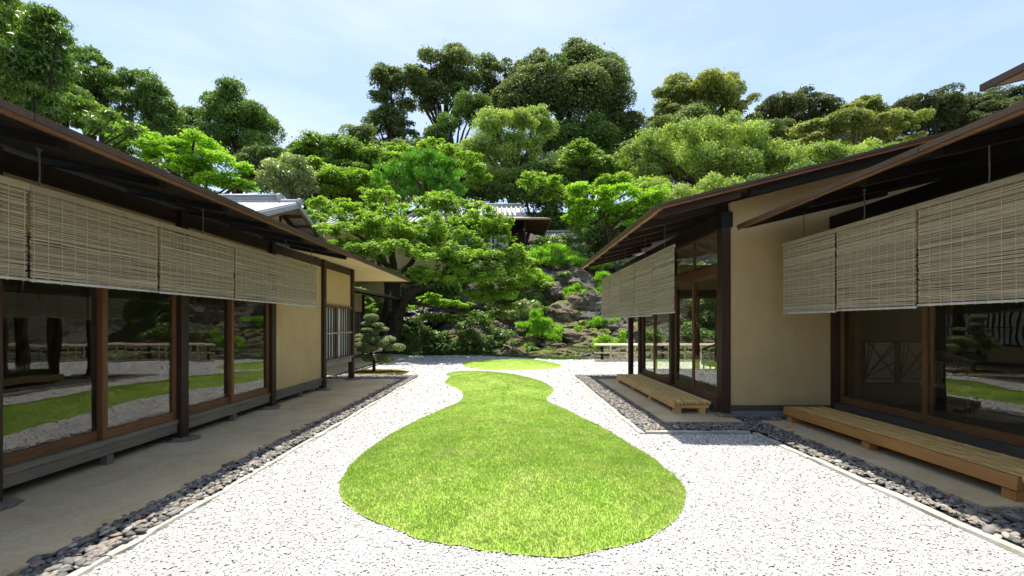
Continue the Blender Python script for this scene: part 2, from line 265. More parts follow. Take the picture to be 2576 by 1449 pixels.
class MB:
    def __init__(s): s.v = []; s.f = []
    def quad(s, *p):
        n = len(s.v); s.v += [tuple(q) for q in p]; s.f.append(tuple(range(n, n + len(p)))); return s
    def box(s, x0, x1, y0, y1, z0, z1):
        n = len(s.v); x0, x1 = min(x0, x1), max(x0, x1); y0, y1 = min(y0, y1), max(y0, y1); z0, z1 = min(z0, z1), max(z0, z1)
        s.v += [(x0, y0, z0), (x1, y0, z0), (x1, y1, z0), (x0, y1, z0), (x0, y0, z1), (x1, y0, z1), (x1, y1, z1), (x0, y1, z1)]
        s.f += [tuple(n + i for i in q) for q in ((0, 3, 2, 1), (4, 5, 6, 7), (0, 1, 5, 4), (1, 2, 6, 5), (2, 3, 7, 6), (3, 0, 4, 7))]; return s
    def hexa(s, p):          # 8 points: bottom ring 0-3, top ring 4-7
        n = len(s.v); s.v += [tuple(q) for q in p]
        s.f += [tuple(n + i for i in q) for q in ((0, 3, 2, 1), (4, 5, 6, 7), (0, 1, 5, 4), (1, 2, 6, 5), (2, 3, 7, 6), (3, 0, 4, 7))]; return s
    def beam(s, a, b, wdt, hgt):     # a bar between two points, width sideways, height up
        a, b = Vector(a), Vector(b); d = (b - a).normalized(); up = Vector((0, 0, 1)) if abs(d.z) < 0.9 else Vector((0, 1, 0))
        sd = d.cross(up).normalized() * wdt / 2; u = sd.cross(d).normalized() * hgt / 2
        return s.hexa([a - sd - u, a + sd - u, b + sd - u, b - sd - u, a - sd + u, a + sd + u, b + sd + u, b - sd + u])
    def tube(s, pts, rad, k=6, cap=True):
        pts = [Vector(p) for p in pts]; n0 = len(s.v)
        for i, p in enumerate(pts):
            d = (pts[min(i + 1, len(pts) - 1)] - pts[max(i - 1, 0)]).normalized()
            up = Vector((0, 0, 1)) if abs(d.z) < 0.8 else Vector((1, 0, 0))
            a = d.cross(up).normalized(); b = a.cross(d); r = rad[i] if hasattr(rad, '__len__') else rad
            for j in range(k):
                th = 2 * math.pi * j / k; s.v.append(tuple(p + (a * math.cos(th) + b * math.sin(th)) * r))
        for i in range(len(pts) - 1):
            for j in range(k):
                s.f.append((n0 + i * k + j, n0 + i * k + (j + 1) % k, n0 + (i + 1) * k + (j + 1) % k, n0 + (i + 1) * k + j))
        if cap:
            s.f.append(tuple(n0 + j for j in range(k))[::-1]); e = n0 + (len(pts) - 1) * k; s.f.append(tuple(e + j for j in range(k)))
        return s
    def build(s, name, mat, parent=None, smooth=False, **k):
        o_ = ORG[parent.name] if parent is not None else (Vector(s.v[0]) * 0)
        me = bpy.data.meshes.new(name); me.from_pydata([(x - o_.x, y - o_.y, z - o_.z) for x, y, z in s.v], [], s.f)
        if smooth: me.polygons.foreach_set('use_smooth', [True] * len(me.polygons))
        me.update(); return tag(link(name, me, mat, parent, o_), **k)
def box(name, mat, parent, *b, **k): return MB().box(*b).build(name, mat, parent, **k)
def npmesh(name, verts, faces, mat, parent=None, smooth=False, **k):      # verts (n,3), faces (m,q) numpy arrays
    o_ = ORG[parent.name] if parent is not None else Vector((0, 0, 0))
    me = bpy.data.meshes.new(name); n, (m, q) = len(verts), faces.shape
    me.vertices.add(n); me.vertices.foreach_set('co', (verts - np.array(o_)).astype(np.float32).ravel())
    me.loops.add(m * q); me.loops.foreach_set('vertex_index', faces.astype(np.int32).ravel())
    me.polygons.add(m); me.polygons.foreach_set('loop_start', np.arange(0, m * q, q, dtype=np.int32)); 
    try: me.polygons.foreach_set('loop_total', np.full(m, q, dtype=np.int32))
    except Exception: pass
    if smooth: me.polygons.foreach_set('use_smooth', np.ones(m, dtype=bool))
    me.update(calc_edges=True); me.validate()
    return tag(link(name, me, mat, parent, o_), **k)
def unit(n, rng=R):
    v = rng.normal(size=(n, 3)); return v / np.linalg.norm(v, axis=1, keepdims=True)
def nrm(v): return v / np.maximum(np.linalg.norm(v, axis=1, keepdims=True), 1e-9)
def inpoly(P, poly):
    x, y = P[:, 0], P[:, 1]; r = np.zeros(len(P), bool); j = len(poly) - 1
    for i in range(len(poly)):
        xi, yi = poly[i]; xj, yj = poly[j]
        r ^= ((yi > y) != (yj > y)) & (x < (xj - xi) * (y - yi) / (yj - yi + 1e-12) + xi); j = i
    return r
def edgedist(P, poly):
    d = np.full(len(P), 1e9); n = len(poly)
    for i in range(n):
        a = np.array(poly[i]); b = np.array(poly[(i + 1) % n]); ab = b - a; L2 = max(ab @ ab, 1e-12)
        tt = np.clip(((P - a) @ ab) / L2, 0, 1); q = P - a - tt[:, None] * ab; d = np.minimum(d, np.sqrt((q ** 2).sum(1)))
    return d
def smooth_poly(p, k=4):       # closed Catmull-Rom
    out = []; n = len(p)
    for i in range(n):
        p0, p1, p2, p3 = (np.array(p[(i + j - 1) % n]) for j in range(4))
        for s_ in range(k):
            u = s_ / k; out.append(tuple(0.5 * (2 * p1 + (p2 - p0) * u + (2 * p0 - 5 * p1 + 4 * p2 - p3) * u * u + (3 * p1 - p0 - 3 * p2 + p3) * u ** 3)))
    return out

# ================================================================== terrain
HY = [-1000, 19.5, 20.2, 21, 22.5, 24, 25, 27, 29, 31, 36, 45, 60, 80, 120, 200]
HZ = [-0.08, -0.08, 0.3, 0.8, 1.8, 3.0, 4.1, 5.5, 6.0, 6.3, 8.5, 13, 18, 22, 30, 34]
def foot(x): return float(np.interp(x, [-30, -8, -3, -0.5, 1.5, 5, 30], [22, 20.3, 20.0, 19.0, 17.4, 17.1, 17.5]))
def hill(x, y):
    sh = (foot(x) - 19.5) * max(0.0, 1 - max(0, y - 17) / 4.2) if foot(x) < 19.5 else (foot(x) - 19.5) * max(0.0, 1 - max(0, y - 20) / 8)
    z = float(np.interp(y - sh, HY, HZ))
    if y > 50 and x > 10: z += 25 * math.exp(-((x - 88) / 45) ** 2 - ((y - 112) / 34) ** 2)
    if y - sh > 19.7:
        a = min(1, (y - sh - 19.7) / 2)
        z += a * (0.3 * noise.fractal(Vector((x * .45, y * .45, 1.3)), 1.0, 2.1, 4) - 0.45)
        if -4 < x < 10 and y < 30: z += a * 0.3 * (noise.ridged_multi_fractal(Vector((x * .55, y * .55, 4.3)), 1.0, 2.2, 5, 1.0, 2.0) - 1.1)
    return z
xs = sorted(set([round(v, 2) for v in list(np.arange(-170, -12, 6)) + list(np.arange(-12, -4, 0.4)) + list(np.arange(-4, 10, 0.17)) + list(np.arange(10, 18, 0.4)) + list(np.arange(18, 190, 6))]))
ys = sorted(set([round(v, 2) for v in list(np.arange(-60, 16, 6)) + list(np.arange(16, 28, 0.17)) + list(np.arange(28, 33, 0.4)) + list(np.arange(33, 60, 1.8)) + list(np.arange(60, 260, 7))]))
vv = [(x, y, hill(x, y)) for y in ys for x in xs]; nx = len(xs)
ff = [(j * nx + i, j * nx + i + 1, (j + 1) * nx + i + 1, (j + 1) * nx + i) for j in range(len(ys) - 1) for i in range(nx - 1)]
npmesh('ground', np.array(vv), np.array(ff), 'hill_soil', None, True, kind='structure')

# ================================================================== lawn outlines
def cr8(x, y): return gnd((1250 + x / 1.61) * .644, (1350 + y / 1.61) * .644)
lawn_px = [(790,180),(850,170),(930,166),(1040,168),(1190,178),(1300,200),(1380,222),(1440,250),(1468,280),(1455,305),(1425,345),(1480,375),(1560,410),(1660,460),(1760,510),(1880,580),(1990,650),(2100,720),(2200,800),(2262,855),(2292,905),(2298,945),(2285,1010),(2262,1068),(2230,1110),(2170,1158),(2080,1210),(1960,1252),(1850,1282),(1720,1305),(1600,1330),(1480,1342),(1350,1332),(1200,1318),(1060,1305),(960,1284),(850,1262),(740,1250),(620,1225),(520,1182),(400,1132),(300,1095),(200,1035),(143,980),(122,930),(126,880),(150,820),(220,730),(330,640),(450,560),(580,490),(700,435),(800,390),(870,360),(898,335),(893,295),(850,270),(800,250),(782,235),(800,212),(818,198)]
LAWN = smooth_poly([cr8(*p) for p in lawn_px], 4)
def cr4(x, y): return gnd((1500 + x / 1.811) * .644, (750 + y / 1.811) * .644)
isl_px = [(550,1225),(580,1207),(680,1193),(830,1185),(960,1184),(1080,1191),(1180,1205),(1240,1222),(1257,1238),(1225,1248),(1120,1257),(960,1263),(830,1264),(700,1260),(600,1245)]
ISLE = smooth_poly([cr4(*p) for p in isl_px], 4)
def mound(P, poly, hmax, k): 
    d = edgedist(P, poly); return 0.012 + hmax * (1 - np.exp(-d / k))
def make_lawn(name, poly, hmax, k, dens, label):
    poly = [(x + 0.02 * noise.noise(Vector((x * 11, y * 11, 0))), y + 0.02 * noise.noise(Vector((x * 11, y * 11, 5)))) for x, y in poly]
    P = np.array(poly); lo, hi = P.min(0), P.max(0)
    g = np.stack(np.meshgrid(np.arange(lo[0], hi[0], 0.13), np.arange(lo[1], hi[1], 0.13)), -1).reshape(-1, 2); g = g[inpoly(g, poly)]; g = g[edgedist(g, poly) > 0.05]
    pts = [Vector(p) for p in poly] + [Vector(p) for p in g]
    r_ = delaunay_2d_cdt(pts, [(i, (i + 1) % len(poly)) for i in range(len(poly))], [], 1, 1e-5)
    V = np.array([tuple(v) for v in r_[0]]); z = mound(V, poly, hmax, k)
    soil = npmesh(name, np.column_stack([V, z]), np.array([f for f in r_[2] if len(f) == 3]), 'turf', None, True, kind='structure')
    # blades
    n = int((hi - lo).prod() * dens); Q = R.random((n, 2)) * (hi - lo) + lo; Q = Q[inpoly(Q, poly)]
    keep = R.random(len(Q)) < np.clip((4.2 / Q[:, 1]) ** 1.1, 0.06, 1); Q = Q[keep]
    zq = mound(Q, poly, hmax, k); sc_ = np.clip(Q[:, 1] / 4.2, 0.8, 4.5); patch = np.array([noise.noise(Vector((x * 2.1, y * 2.1, 9))) for x, y in Q])
    hgt = (0.017 + 0.010 * R.random(len(Q)) + 0.006 * patch) * np.interp(Q[:, 1], [2.5, 4.5, 7, 12], [1.15, 1.0, .6, .5]); wd = 0.0031 * sc_
    lean = R.normal(size=(len(Q), 2)) * 0.55 * hgt[:, None]; th = R.random(len(Q)) * math.pi
    a = np.column_stack([np.cos(th) * wd, np.sin(th) * wd]); base = np.column_stack([Q, zq - 0.004])
    v = np.empty((len(Q), 3, 3)); v[:, 0] = base; v[:, 0, :2] -= a; v[:, 1] = base; v[:, 1, :2] += a; v[:, 2] = base; v[:, 2, :2] += lean; v[:, 2, 2] += hgt
    npmesh('grass', v.reshape(-1, 3), np.arange(len(Q) * 3).reshape(-1, 3), 'grass_blade', None, kind='stuff', label=label, cat='grass')
make_lawn('lawn', LAWN, 0.17, 0.8, 18000, 'bright green mown grass on the gourd-shaped lawn between the houses')
make_lawn('lawn_island', ISLE, 0.10, 0.7, 9000, 'mown grass on the small oval lawn below the rock slope')

# ================================================================== gravel
gb = MB()
gb.quad((-2.55, -3, 0), (1.74, -3, 0), (1.74, 11.9, 0), (-2.55, 11.9, 0)); gb.quad((1.74, -3, 0), (3.3, -3, 0), (3.3, 5.64, 0), (1.74, 5.64, 0))
gb.quad((-8.5, 11.9, 0), (14, 11.9, 0), (14, 16.9, 0), (-8.5, 16.9, 0))
edge = [(x, foot(x) + 0.25 * noise.noise(Vector((x, 0, 0))) + 0.1) for x in np.arange(-8.5, 14.01, 0.5)]
for (xa, ya), (xb, yb) in zip(edge[:-1], edge[1:]): gb.quad((xa, 16.9, 0), (xb, 16.9, 0), (xb, max(yb, 16.95), 0), (xa, max(ya, 16.95), 0))
gb.build('gravel', 'gravel_bed', None, kind='structure')
def chips(n_target):
    rects = [(-2.53, 1.74, 1.6, 11.88, 1), (1.74, 3.26, 1.6, 5.62, 1), (-4.6, 9.0, 12.05, 19.4, 1)]
    out = []
    for x0, x1, y0, y1, wt in rects:
        A = (x1 - x0) * (y1 - y0); n = int(A * 5600); Q = np.column_stack([R.uniform(x0, x1, n), R.uniform(y0, y1, n)])
        out.append(Q)
    Q = np.concatenate(out); Q = Q[R.random(len(Q)) < np.clip((3.3 / Q[:, 1]) ** 1.7, 0.022, 1)]
    Q = Q[(np.abs(Q[:, 0]) < Q[:, 1] * 1.35 + 0.6)]
    e1 = inpoly(Q, LAWN) & (edgedist(Q, LAWN) > 0.02); e2 = inpoly(Q, ISLE) & (edgedist(Q, ISLE) > 0.03)
    e3 = (Q[:, 0] < -3.1) & (Q[:, 1] < 13.6); e4 = np.array([q[1] > foot(q[0]) for q in Q])
    return Q[~(e1 | e2 | e3 | e4)]
Q = chips(0)
base = np.array([(1, 0, 0), (0, 1, 0), (-1, 0, 0), (0, -1, 0), (0, 0, 1), (0, 0, -1)], float)
octf = np.array([(0, 1, 4), (1, 2, 4), (2, 3, 4), (3, 0, 4), (1, 0, 5), (2, 1, 5), (3, 2, 5), (0, 3, 5)])
n = len(Q); s_ = (0.0088 + 0.0062 * R.random(n)) * np.clip((Q[:, 1] / 3.5) ** 0.72, 0.9, 3.6)
ax = nrm(R.normal(size=(n, 3))); bx = nrm(np.cross(ax, R.normal(size=(n, 3)))); cx_ = np.cross(ax, bx)
ax *= (s_ * R.uniform(.9, 1.35, n))[:, None]; bx *= (s_ * R.uniform(.7, 1.0, n))[:, None]; cx_ *= (s_ * R.uniform(.55, .9, n))[:, None]
jit = 1 + 0.3 * R.normal(size=(n, 6, 1))
v = (base[None, :, 0:1] * ax[:, None] + base[None, :, 1:2] * bx[:, None] + base[None, :, 2:3] * cx_[:, None]) * jit
v[:, :, 2] *= 0.75; v += np.column_stack([Q, R.uniform(-0.001, 0.007, n)])[:, None]
tri = v[:, octf]; nz_ = np.cross(tri[:, :, 1] - tri[:, :, 0], tri[:, :, 2] - tri[:, :, 0])[..., 2]
gf = (octf[None] + np.arange(n)[:, None, None] * 6)[nz_ > 0]
npmesh('gravel_chips', v.reshape(-1, 3), gf, 'gravel_chip', None, kind='stuff', label='white crushed stone covering the courtyard', cat='gravel')
print('chips', n)

# ================================================================== concrete aprons, kerbs, pebbles
MB().hexa([(-9, -3, 0), (-2.93, -3, 0), (-2.86, 10.95, 0), (-9, 10.95, 0), (-9, -3, .05), (-2.93, -3, .05), (-2.86, 10.95, .05), (-9, 10.95, .05)]).build('pavement', 'concrete', None, kind='structure')
box('pavement', 'concrete', None, -9, -5.0, 11.3, 19.0, 0, .05, kind='structure')
box('pavement', 'concrete', None, 3.74, 5.02, 3.29, 6.2, 0, .06, kind='structure')
box('pavement', 'concrete', None, 2.27, 3.42, 6.13, 10.85, 0, .06, kind='structure')
def soil(x0, x1, y0, y1): return box('pebble_strip', 'pebble_soil', None, x0, x1, y0, y1, -.05, .012, kind='structure')
STR = []          # (soil object, rects)
for r4 in ((-2.925, -2.585, -3, 10.9), (-4.75, -2.6, 10.96, 11.86), (-5.0, -4.75, 11.3, 17.2), (1.82, 2.27, 5.74, 11.9), (2.27, 3.4, 10.86, 11.9), (2.27, 5.0, 5.76, 6.52), (3.38, 3.75, 1.0, 5.76), (3.75, 5.0, 1.0, 3.28)):
    STR.append((soil(*r4), r4))
def kerb(name, pts, wd, lo=.05, hi=.075):
    root = empty(name, (pts[0][0], pts[0][1], 0), kind='structure')
    for (xa, ya), (xb, yb) in zip(pts[:-1], pts[1:]):
        Lg = math.hypot(xb - xa, yb - ya); k = max(1, round(Lg / 0.95)); d = ((xb - xa) / Lg, (yb - ya) / Lg); nn = (-d[1], d[0])
        cuts = [0] + sorted((i + random.uniform(-.18, .18)) / k for i in range(1, k)) + [1]
        for u0, u1 in zip(cuts[:-1], cuts[1:]):
            m = MB(); S = 5; rows = []
            zt = random.uniform(lo, hi); off = random.uniform(-.008, .008)
            for j in range(S + 1):
                u = u0 + (u1 - u0) * j / S
                if j == 0: u += 0.004 / Lg
                if j == S: u -= 0.004 / Lg
                x, y = xa + (xb - xa) * u, ya + (yb - ya) * u; ring = []
                for s2, zz in ((-wd / 2, -.03), (wd / 2, -.03), (wd / 2 - .008, zt), (-wd / 2 + .008, zt)):
                    o2 = s2 + off + random.uniform(-.012, .012); ring.append((x + nn[0] * o2, y + nn[1] * o2, zz + (random.uniform(-.007, .005) if zz > 0 else 0)))
                rows.append(len(m.v)); m.v += ring
            for j in range(S):
                a0, b0 = rows[j], rows[j + 1]
                for q in range(4): m.f.append((a0 + q, a0 + (q + 1) % 4, b0 + (q + 1) % 4, b0 + q))
            m.f.append((rows[0] + 3, rows[0] + 2, rows[0] + 1, rows[0])); m.f.append(tuple(rows[S] + q for q in range(4)))
            m.build('kerb_stone', 'kerb_granite', root)
kerb('kerb', [(-2.56, -2), (-2.54, 11.9)], .08, .018, .034); kerb('kerb', [(-4.75, 11.92), (-2.63, 11.92)], .09, .04, .055)
kerb('kerb', [(1.78, 11.95), (1.78, 5.63)], .09, .018, .034); kerb('kerb', [(1.84, 5.7), (3.26, 5.7)], .08, .018, .034); kerb('kerb', [(1.84, 11.95), (4.2, 11.95)], .08, .035, .05); kerb('kerb', [(3.32, 5.66), (3.31, -1)], .09, .018, .034)
# pebbles
def ico(sub, seed):
    bm = bmesh.new(); bmesh.ops.create_icosphere(bm, subdivisions=sub, radius=1); off = Vector((seed * 3.1, seed * 1.7, 0))
    for v_ in bm.verts: v_.co *= 1 + 0.28 * noise.noise(v_.co * 0.9 + off) + 0.1 * noise.noise(v_.co * 2.1 + off)
    return bm
PEB = []
for i in range(8):
    bm = ico(2, i); me = bpy.data.meshes.new('pebble'); bm.to_mesh(me); bm.free(); me.polygons.foreach_set('use_smooth', [True] * len(me.polygons)); me.materials.append(M['pebble']); PEB.append(me)
lowV = []; 
for i in range(8):
    bm = ico(1, i + 20); bm.verts.ensure_lookup_table(); lowV.append(np.array([tuple(v_.co) for v_ in bm.verts])); lowF = np.array([[v_.index for v_ in f.verts] for f in bm.faces]); bm.free()
allp = []
for so, (x0, x1, y0, y1) in STR:
    y0c = max(y0, 1.2); n = int((x1 - x0) * (y1 - y0c) * 1150)
    for _ in range(n):
        x, y = random.uniform(x0, x1), random.uniform(y0c, y1)
        if so is STR[5][0] and 2.27 < x < 3.45 and y > 6.11: continue
        if so is STR[5][0] and x > 3.74 and y > 6.0 and y < 6.2: continue
        big = random.random(); s1 = random.uniform(.015, .028) * (1.5 if big > .95 else 1) * (0.85 if y > 7 else 1)
        allp.append((so, x, y, random.uniform(0.015, 0.05), s1))
allp.sort(key=lambda p: -p[4] / (p[2] ** 1.6) if (abs(p[1]) < p[2] * 1.23 and p[2] * 635 > 1575) else 0)
for so, x, y, z, s1 in allp[:300]:
    o = bpy.data.objects.new('pebble', random.choice(PEB)); C.objects.link(o); o.parent = so; o.location = (x, y, z)
    o.scale = (s1 * random.uniform(1, 1.45), s1 * random.uniform(.8, 1.1), s1 * random.uniform(.42, .62)); o.rotation_euler = (random.gauss(0, .25), random.gauss(0, .25), random.uniform(0, 6.28))
by = {}
for p in allp[300:]: by.setdefault(p[0].name, []).append(p)
for so, _ in STR:
    ps = by.get(so.name)
    if not ps: continue
    VV = []
    for _, x, y, z, s1 in ps:
        mtx = Matrix.Rotation(random.uniform(0, 6.28), 3, 'Z') @ Matrix.Rotation(random.gauss(0, .3), 3, 'X') @ Matrix.Diagonal((s1 * random.uniform(1, 1.45), s1 * random.uniform(.8, 1.1), s1 * random.uniform(.5, .72)))
        VV.append(random.choice(lowV) @ np.array(mtx).T + np.array((x, y, z)))
    nv = len(VV[0]); W_ = np.stack(VV)[:, lowF]; up_ = np.cross(W_[:, :, 1] - W_[:, :, 0], W_[:, :, 2] - W_[:, :, 0])[..., 2] > -1e-6; npmesh('pebbles', np.concatenate(VV), (lowF[None] + np.arange(len(VV))[:, None, None] * nv)[up_], 'pebble_mass', so, True, kind='stuff')

# ================================================================== rock maker
def rock(name, c, s3, rotz, seed, mat, label=None, sub=4, parent=None, cat='rock', group=None, tilt=0.0, rough=0.32):
    bm = bmesh.new(); bmesh.ops.create_icosphere(bm, subdivisions=sub, radius=1); off = Vector((seed * 7.13, seed * 3.77, seed * 1.9))
    rr = random.Random(seed); planes = []
    for _ in range(9):
        d = Vector((rr.gauss(0, 1), rr.gauss(0, 1), rr.gauss(0, 1))).normalized(); planes.append((d, rr.uniform(.6, .92)))
    for v_ in bm.verts:
        p = v_.co.copy()
        for d, k in planes:
            q = p.dot(d)
            if q > k: p -= d * (q - k) * 0.85
        n1 = noise.fractal(p * 1.5 + off, 0.75, 2.1, 7); n2 = 1 - abs(noise.noise(Vector((p.x * 2.2, p.y * 2.2, p.z * 5)) + off)) * 2
        v_.co = p * (1 + rough * n1 + rough * 0.35 * n2)
    mt = Matrix.Translation(c) @ Matrix.Rotation(rotz, 4, 'Z') @ Matrix.Rotation(tilt, 4, 'Y') @ Matrix.Diagonal((*s3, 1))
    bm.transform(mt); o_ = ORG[parent.name] if parent is not None else Vector((0, 0, 0))
    bm.transform(Matrix.Translation(-o_)); me = bpy.data.meshes.new(name); bm.to_mesh(me); bm.free()
    return tag(link(name, me, mat, parent, o_), label, cat if parent is None else None, group)

# ================================================================== building parts
def culm(name, mat, parent, a, b, r, k=10, seg=0.32, hollow=True):
    a, b = Vector(a), Vector(b); L_ = (b - a).length; d = (b - a) / L_; pts, rad = [], []; u = random.uniform(.05, seg)
    def add(uu, rr): pts.append(a + d * uu); rad.append(rr)
    add(0, r)
    while u < L_ - .02:
        add(u - .012, r * .985); add(u - .004, r * 1.1); add(u + .004, r * 1.1); add(u + .012, r * .98); u += seg * random.uniform(.85, 1.15)
    add(L_, r)
    if hollow:
        pts = [a + d * .05, a + d * .0005] + pts + [b - d * .0005, b - d * .05]; rad = [r * .72, r * .74] + rad + [r * .74, r * .72]
    m = MB(); m.tube(pts, rad, k); return m.build(name, mat, parent, smooth=True)
def door(parent, x, y0, y1, z0, z1, st=.055, br=.1, tr=.07, th=.034, fm='wood_brown', name='sliding_door'):
    m = MB(); m.box(x - th / 2, x + th / 2, y0, y0 + st, z0, z1).box(x - th / 2, x + th / 2, y1 - st, y1, z0, z1)
    fr = m.build(name, fm + '_z', parent)
    box('rail', fm + '_y', fr, x - th / 2 + .002, x + th / 2 - .002, y0 + st, y1 - st, z0, z0 + br)
    box('rail', fm + '_y', fr, x - th / 2 + .002, x + th / 2 - .002, y0 + st, y1 - st, z1 - tr, z1)
    box('glass_pane', 'glass', fr, x - .002, x + .002, y0 + st - .004, y1 - st + .004, z0 + br - .004, z1 - tr + .004)
    return fr
def post(parent, x, y, w_, z0, z1, mat='wood_dark_z', name='post', wy=None): 
    return box(name, mat, parent, x - w_ / 2, x + w_ / 2, y - (wy or w_) / 2, y + (wy or w_) / 2, z0, z1)
def pad(parent, x, y, s=.16, z=.05, seed=1): return rock('foundation_stone', Vector((x, y, z)), (s * 1.15, s, .04), seed * .7, seed, 'stone_pad', sub=3, parent=parent, rough=.18)
def slope_slab(name, mat, parent, xa, za, xb, zb, y0, y1, th, **k):   # sheet sloping in X
    return MB().hexa([(xa, y0, za), (xb, y0, zb), (xb, y1, zb), (xa, y1, za), (xa, y0, za + th), (xb, y0, zb + th), (xb, y1, zb + th), (xa, y1, za + th)]).build(name, mat, parent, **k)
def rafter(parent, xa, za, xb, zb, y, w_=.085, h=.095, mat='wood_black_x'):
    return MB().hexa([(xa, y - w_/2, za), (xb, y - w_/2, zb), (xb, y + w_/2, zb), (xa, y + w_/2, za), (xa, y - w_/2, za + h), (xb, y - w_/2, zb + h), (xb, y + w_/2, zb + h), (xa, y + w_/2, za + h)]).build('rafter', mat, parent)
def fascia(parent, x, z, y0, y1, sgn, hb=.048, ht=.022):
    # lower pale eave board, upper copper strips butted with fine joints; sgn = outward x direction
    box('eave_board', 'wood_brown_y', parent, x, x - sgn * .03, y0, y1, z, z + ht - .001)
    y = y0
    while y < y1 - .01:
        ye = min(y1, y + .92); box('eave_flashing', 'copper', parent, x + sgn * .012, x - sgn * .06, y, ye - .006, z + ht, z + ht + hb); y = ye

# ------------------------------------------------------------------ left house
LX = -4.09
lh = empty('house', (LX, 5, 0), 'long low house on the left with glass doors, tan plaster bays and deep eaves', 'house')
PY = [-0.55, 1.4, 3.28, 5.21, 7.18, 9.16, 10.82]
for i, y in enumerate(PY):
    post(lh, LX - .03, y, .12, .07, 2.92 if y < 9 else 2.9)
    pad(lh, LX - .03 + .02, y, .17, .055, i + 3)
for y0, y1 in zip(PY[:-1], PY[1:]):
    a, b = y0 + .062, y1 - .062
    if y0 < 9: 
        box('sill_board', 'wood_grey_y', lh, LX - .10, LX - .02, a, b, .16, .268); box('sill_board', 'wood_grey_y', lh, LX - .14, LX - .005, a, b, .27, .318)
        post(lh, LX - .07, (a + b) / 2 + .06, .07, .05, .16, 'wood_grey_z', 'strut', .07)
    if y0 < 7:
        mid = (a + b) / 2
        door(lh, LX - .045, mid - .03, b, .32, 2.16); door(lh, LX - .085, a, mid + .03, .32, 2.16)
        box('lintel', 'wood_dark_y', lh, LX - .12, LX - .012, a, b, 2.162, 2.25)
        box('wall', 'plaster', lh, LX - .10, LX - .04, a, b, 2.252, 2.735)
    elif y0 < 9:
        box('wall', 'plaster', lh, LX - .10, LX - .035, a, b, .32, 2.735)
    else:
        box('wall', 'plaster', lh, LX - .10, LX - .035, a, b, 1.93, 2.735)
box('beam', 'wood_dark_y', lh, LX - .1, LX - .008, -3, 7.11, 2.738, 2.90)
box('beam', 'wood_dark_y', lh, LX - .1, LX - .012, 7.25, 9.1, 2.738, 2.89); box('beam', 'wood_dark_y', lh, LX - .1, LX - .012, 9.22, 10.75, 2.738, 2.89)
# raised lattice bay
a, b = 9.225, 10.755
lw = box('lattice_window', 'wood_brown_y', lh, LX - .08, LX + .02, a, b, 1.87, 1.926)
box('sill', 'wood_grey_y', lw, LX - .12, LX + .035, a, b, .645, .685); box('apron_board', 'wood_bar_y', lw, LX - .1, LX, a, b, .53, .643)
box('screen', 'paper', lw, LX - .115, LX - .1, a, b, .686, 1.868)
box('stile', 'wood_brown_z', lw, LX - .09, LX - .045, (a + b) / 2 - .045, (a + b) / 2 + .045, .687, 1.868)
for yy in (a + .02, b - .02): box('stile', 'wood_light_z', lw, LX - .09, LX - .05, yy - .02, yy + .02, .687, 1.868)
for k in range(11):
    if k == 5: continue
    yy = a + .06 + (b - a - .12) * k / 10; box('lattice_bar', 'wood_sill_z', lw, LX - .035, LX - .008, yy - .016, yy + .016, .687, 1.868)
box('rail', 'wood_bar_y', lw, LX - .007, LX + .012, a, b, 1.26, 1.295)
box('wall', 'plaster', lh, LX - 2.2, LX - .12, 10.76, 10.82, .53, 2.9); box('floor', 'wood_sill_y', lh, LX - 4.5, LX - .13, 9.2, 10.7, .53, .6)
# room behind the glass
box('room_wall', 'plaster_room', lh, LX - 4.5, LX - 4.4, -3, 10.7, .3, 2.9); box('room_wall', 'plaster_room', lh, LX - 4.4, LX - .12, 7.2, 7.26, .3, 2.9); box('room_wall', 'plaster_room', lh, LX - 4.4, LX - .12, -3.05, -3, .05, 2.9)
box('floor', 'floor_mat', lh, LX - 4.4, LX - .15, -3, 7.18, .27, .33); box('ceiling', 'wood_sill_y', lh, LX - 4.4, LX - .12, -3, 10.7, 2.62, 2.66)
for y in (1.4, 3.3, 5.2): post(lh, LX - 1.15, y, .11, .335, 2.61, 'wood_dark_z', 'inner_post')
box('foundation', 'concrete_grey', lh, LX - .9, LX - .85, -3, 9.1, .05, .27)
# eaves and roof
EX, EZ = -2.88, 2.70
fascia(lh, EX, EZ, -3, 12.05, 1)
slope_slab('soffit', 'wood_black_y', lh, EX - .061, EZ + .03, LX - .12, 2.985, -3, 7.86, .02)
rf = slope_slab('roof', 'roof_sheet', lh, EX - .061, EZ + .052, -8.6, 4.2, -3, 12.0, .014)
for k in range(-7, 7): rafter(lh, -3.08, 2.695, LX - .02, 2.905, 2.87 + .823 * k)
MB().quad((EX - .055, 7.86, EZ + .02), (EX - .055, 12.0, EZ + .02), (LX + .004, 10.86, 2.905), (LX + .004, 7.86, 2.905)).quad((EX - .055, 12.0, EZ + .02), (-8, 12.0, EZ + .02), (-8, 10.86, 2.905), (LX + .004, 10.86, 2.905)).build('plaster_soffit', 'plaster_soffit', lh)
box('eave_board', 'wood_tan_x', lh, -8, EX - .061, 12.005, 12.04, EZ, EZ + .03); box('eave_flashing', 'copper', lh, -8, EX - .061, 11.99, 12.05, EZ + .032, EZ + .08)

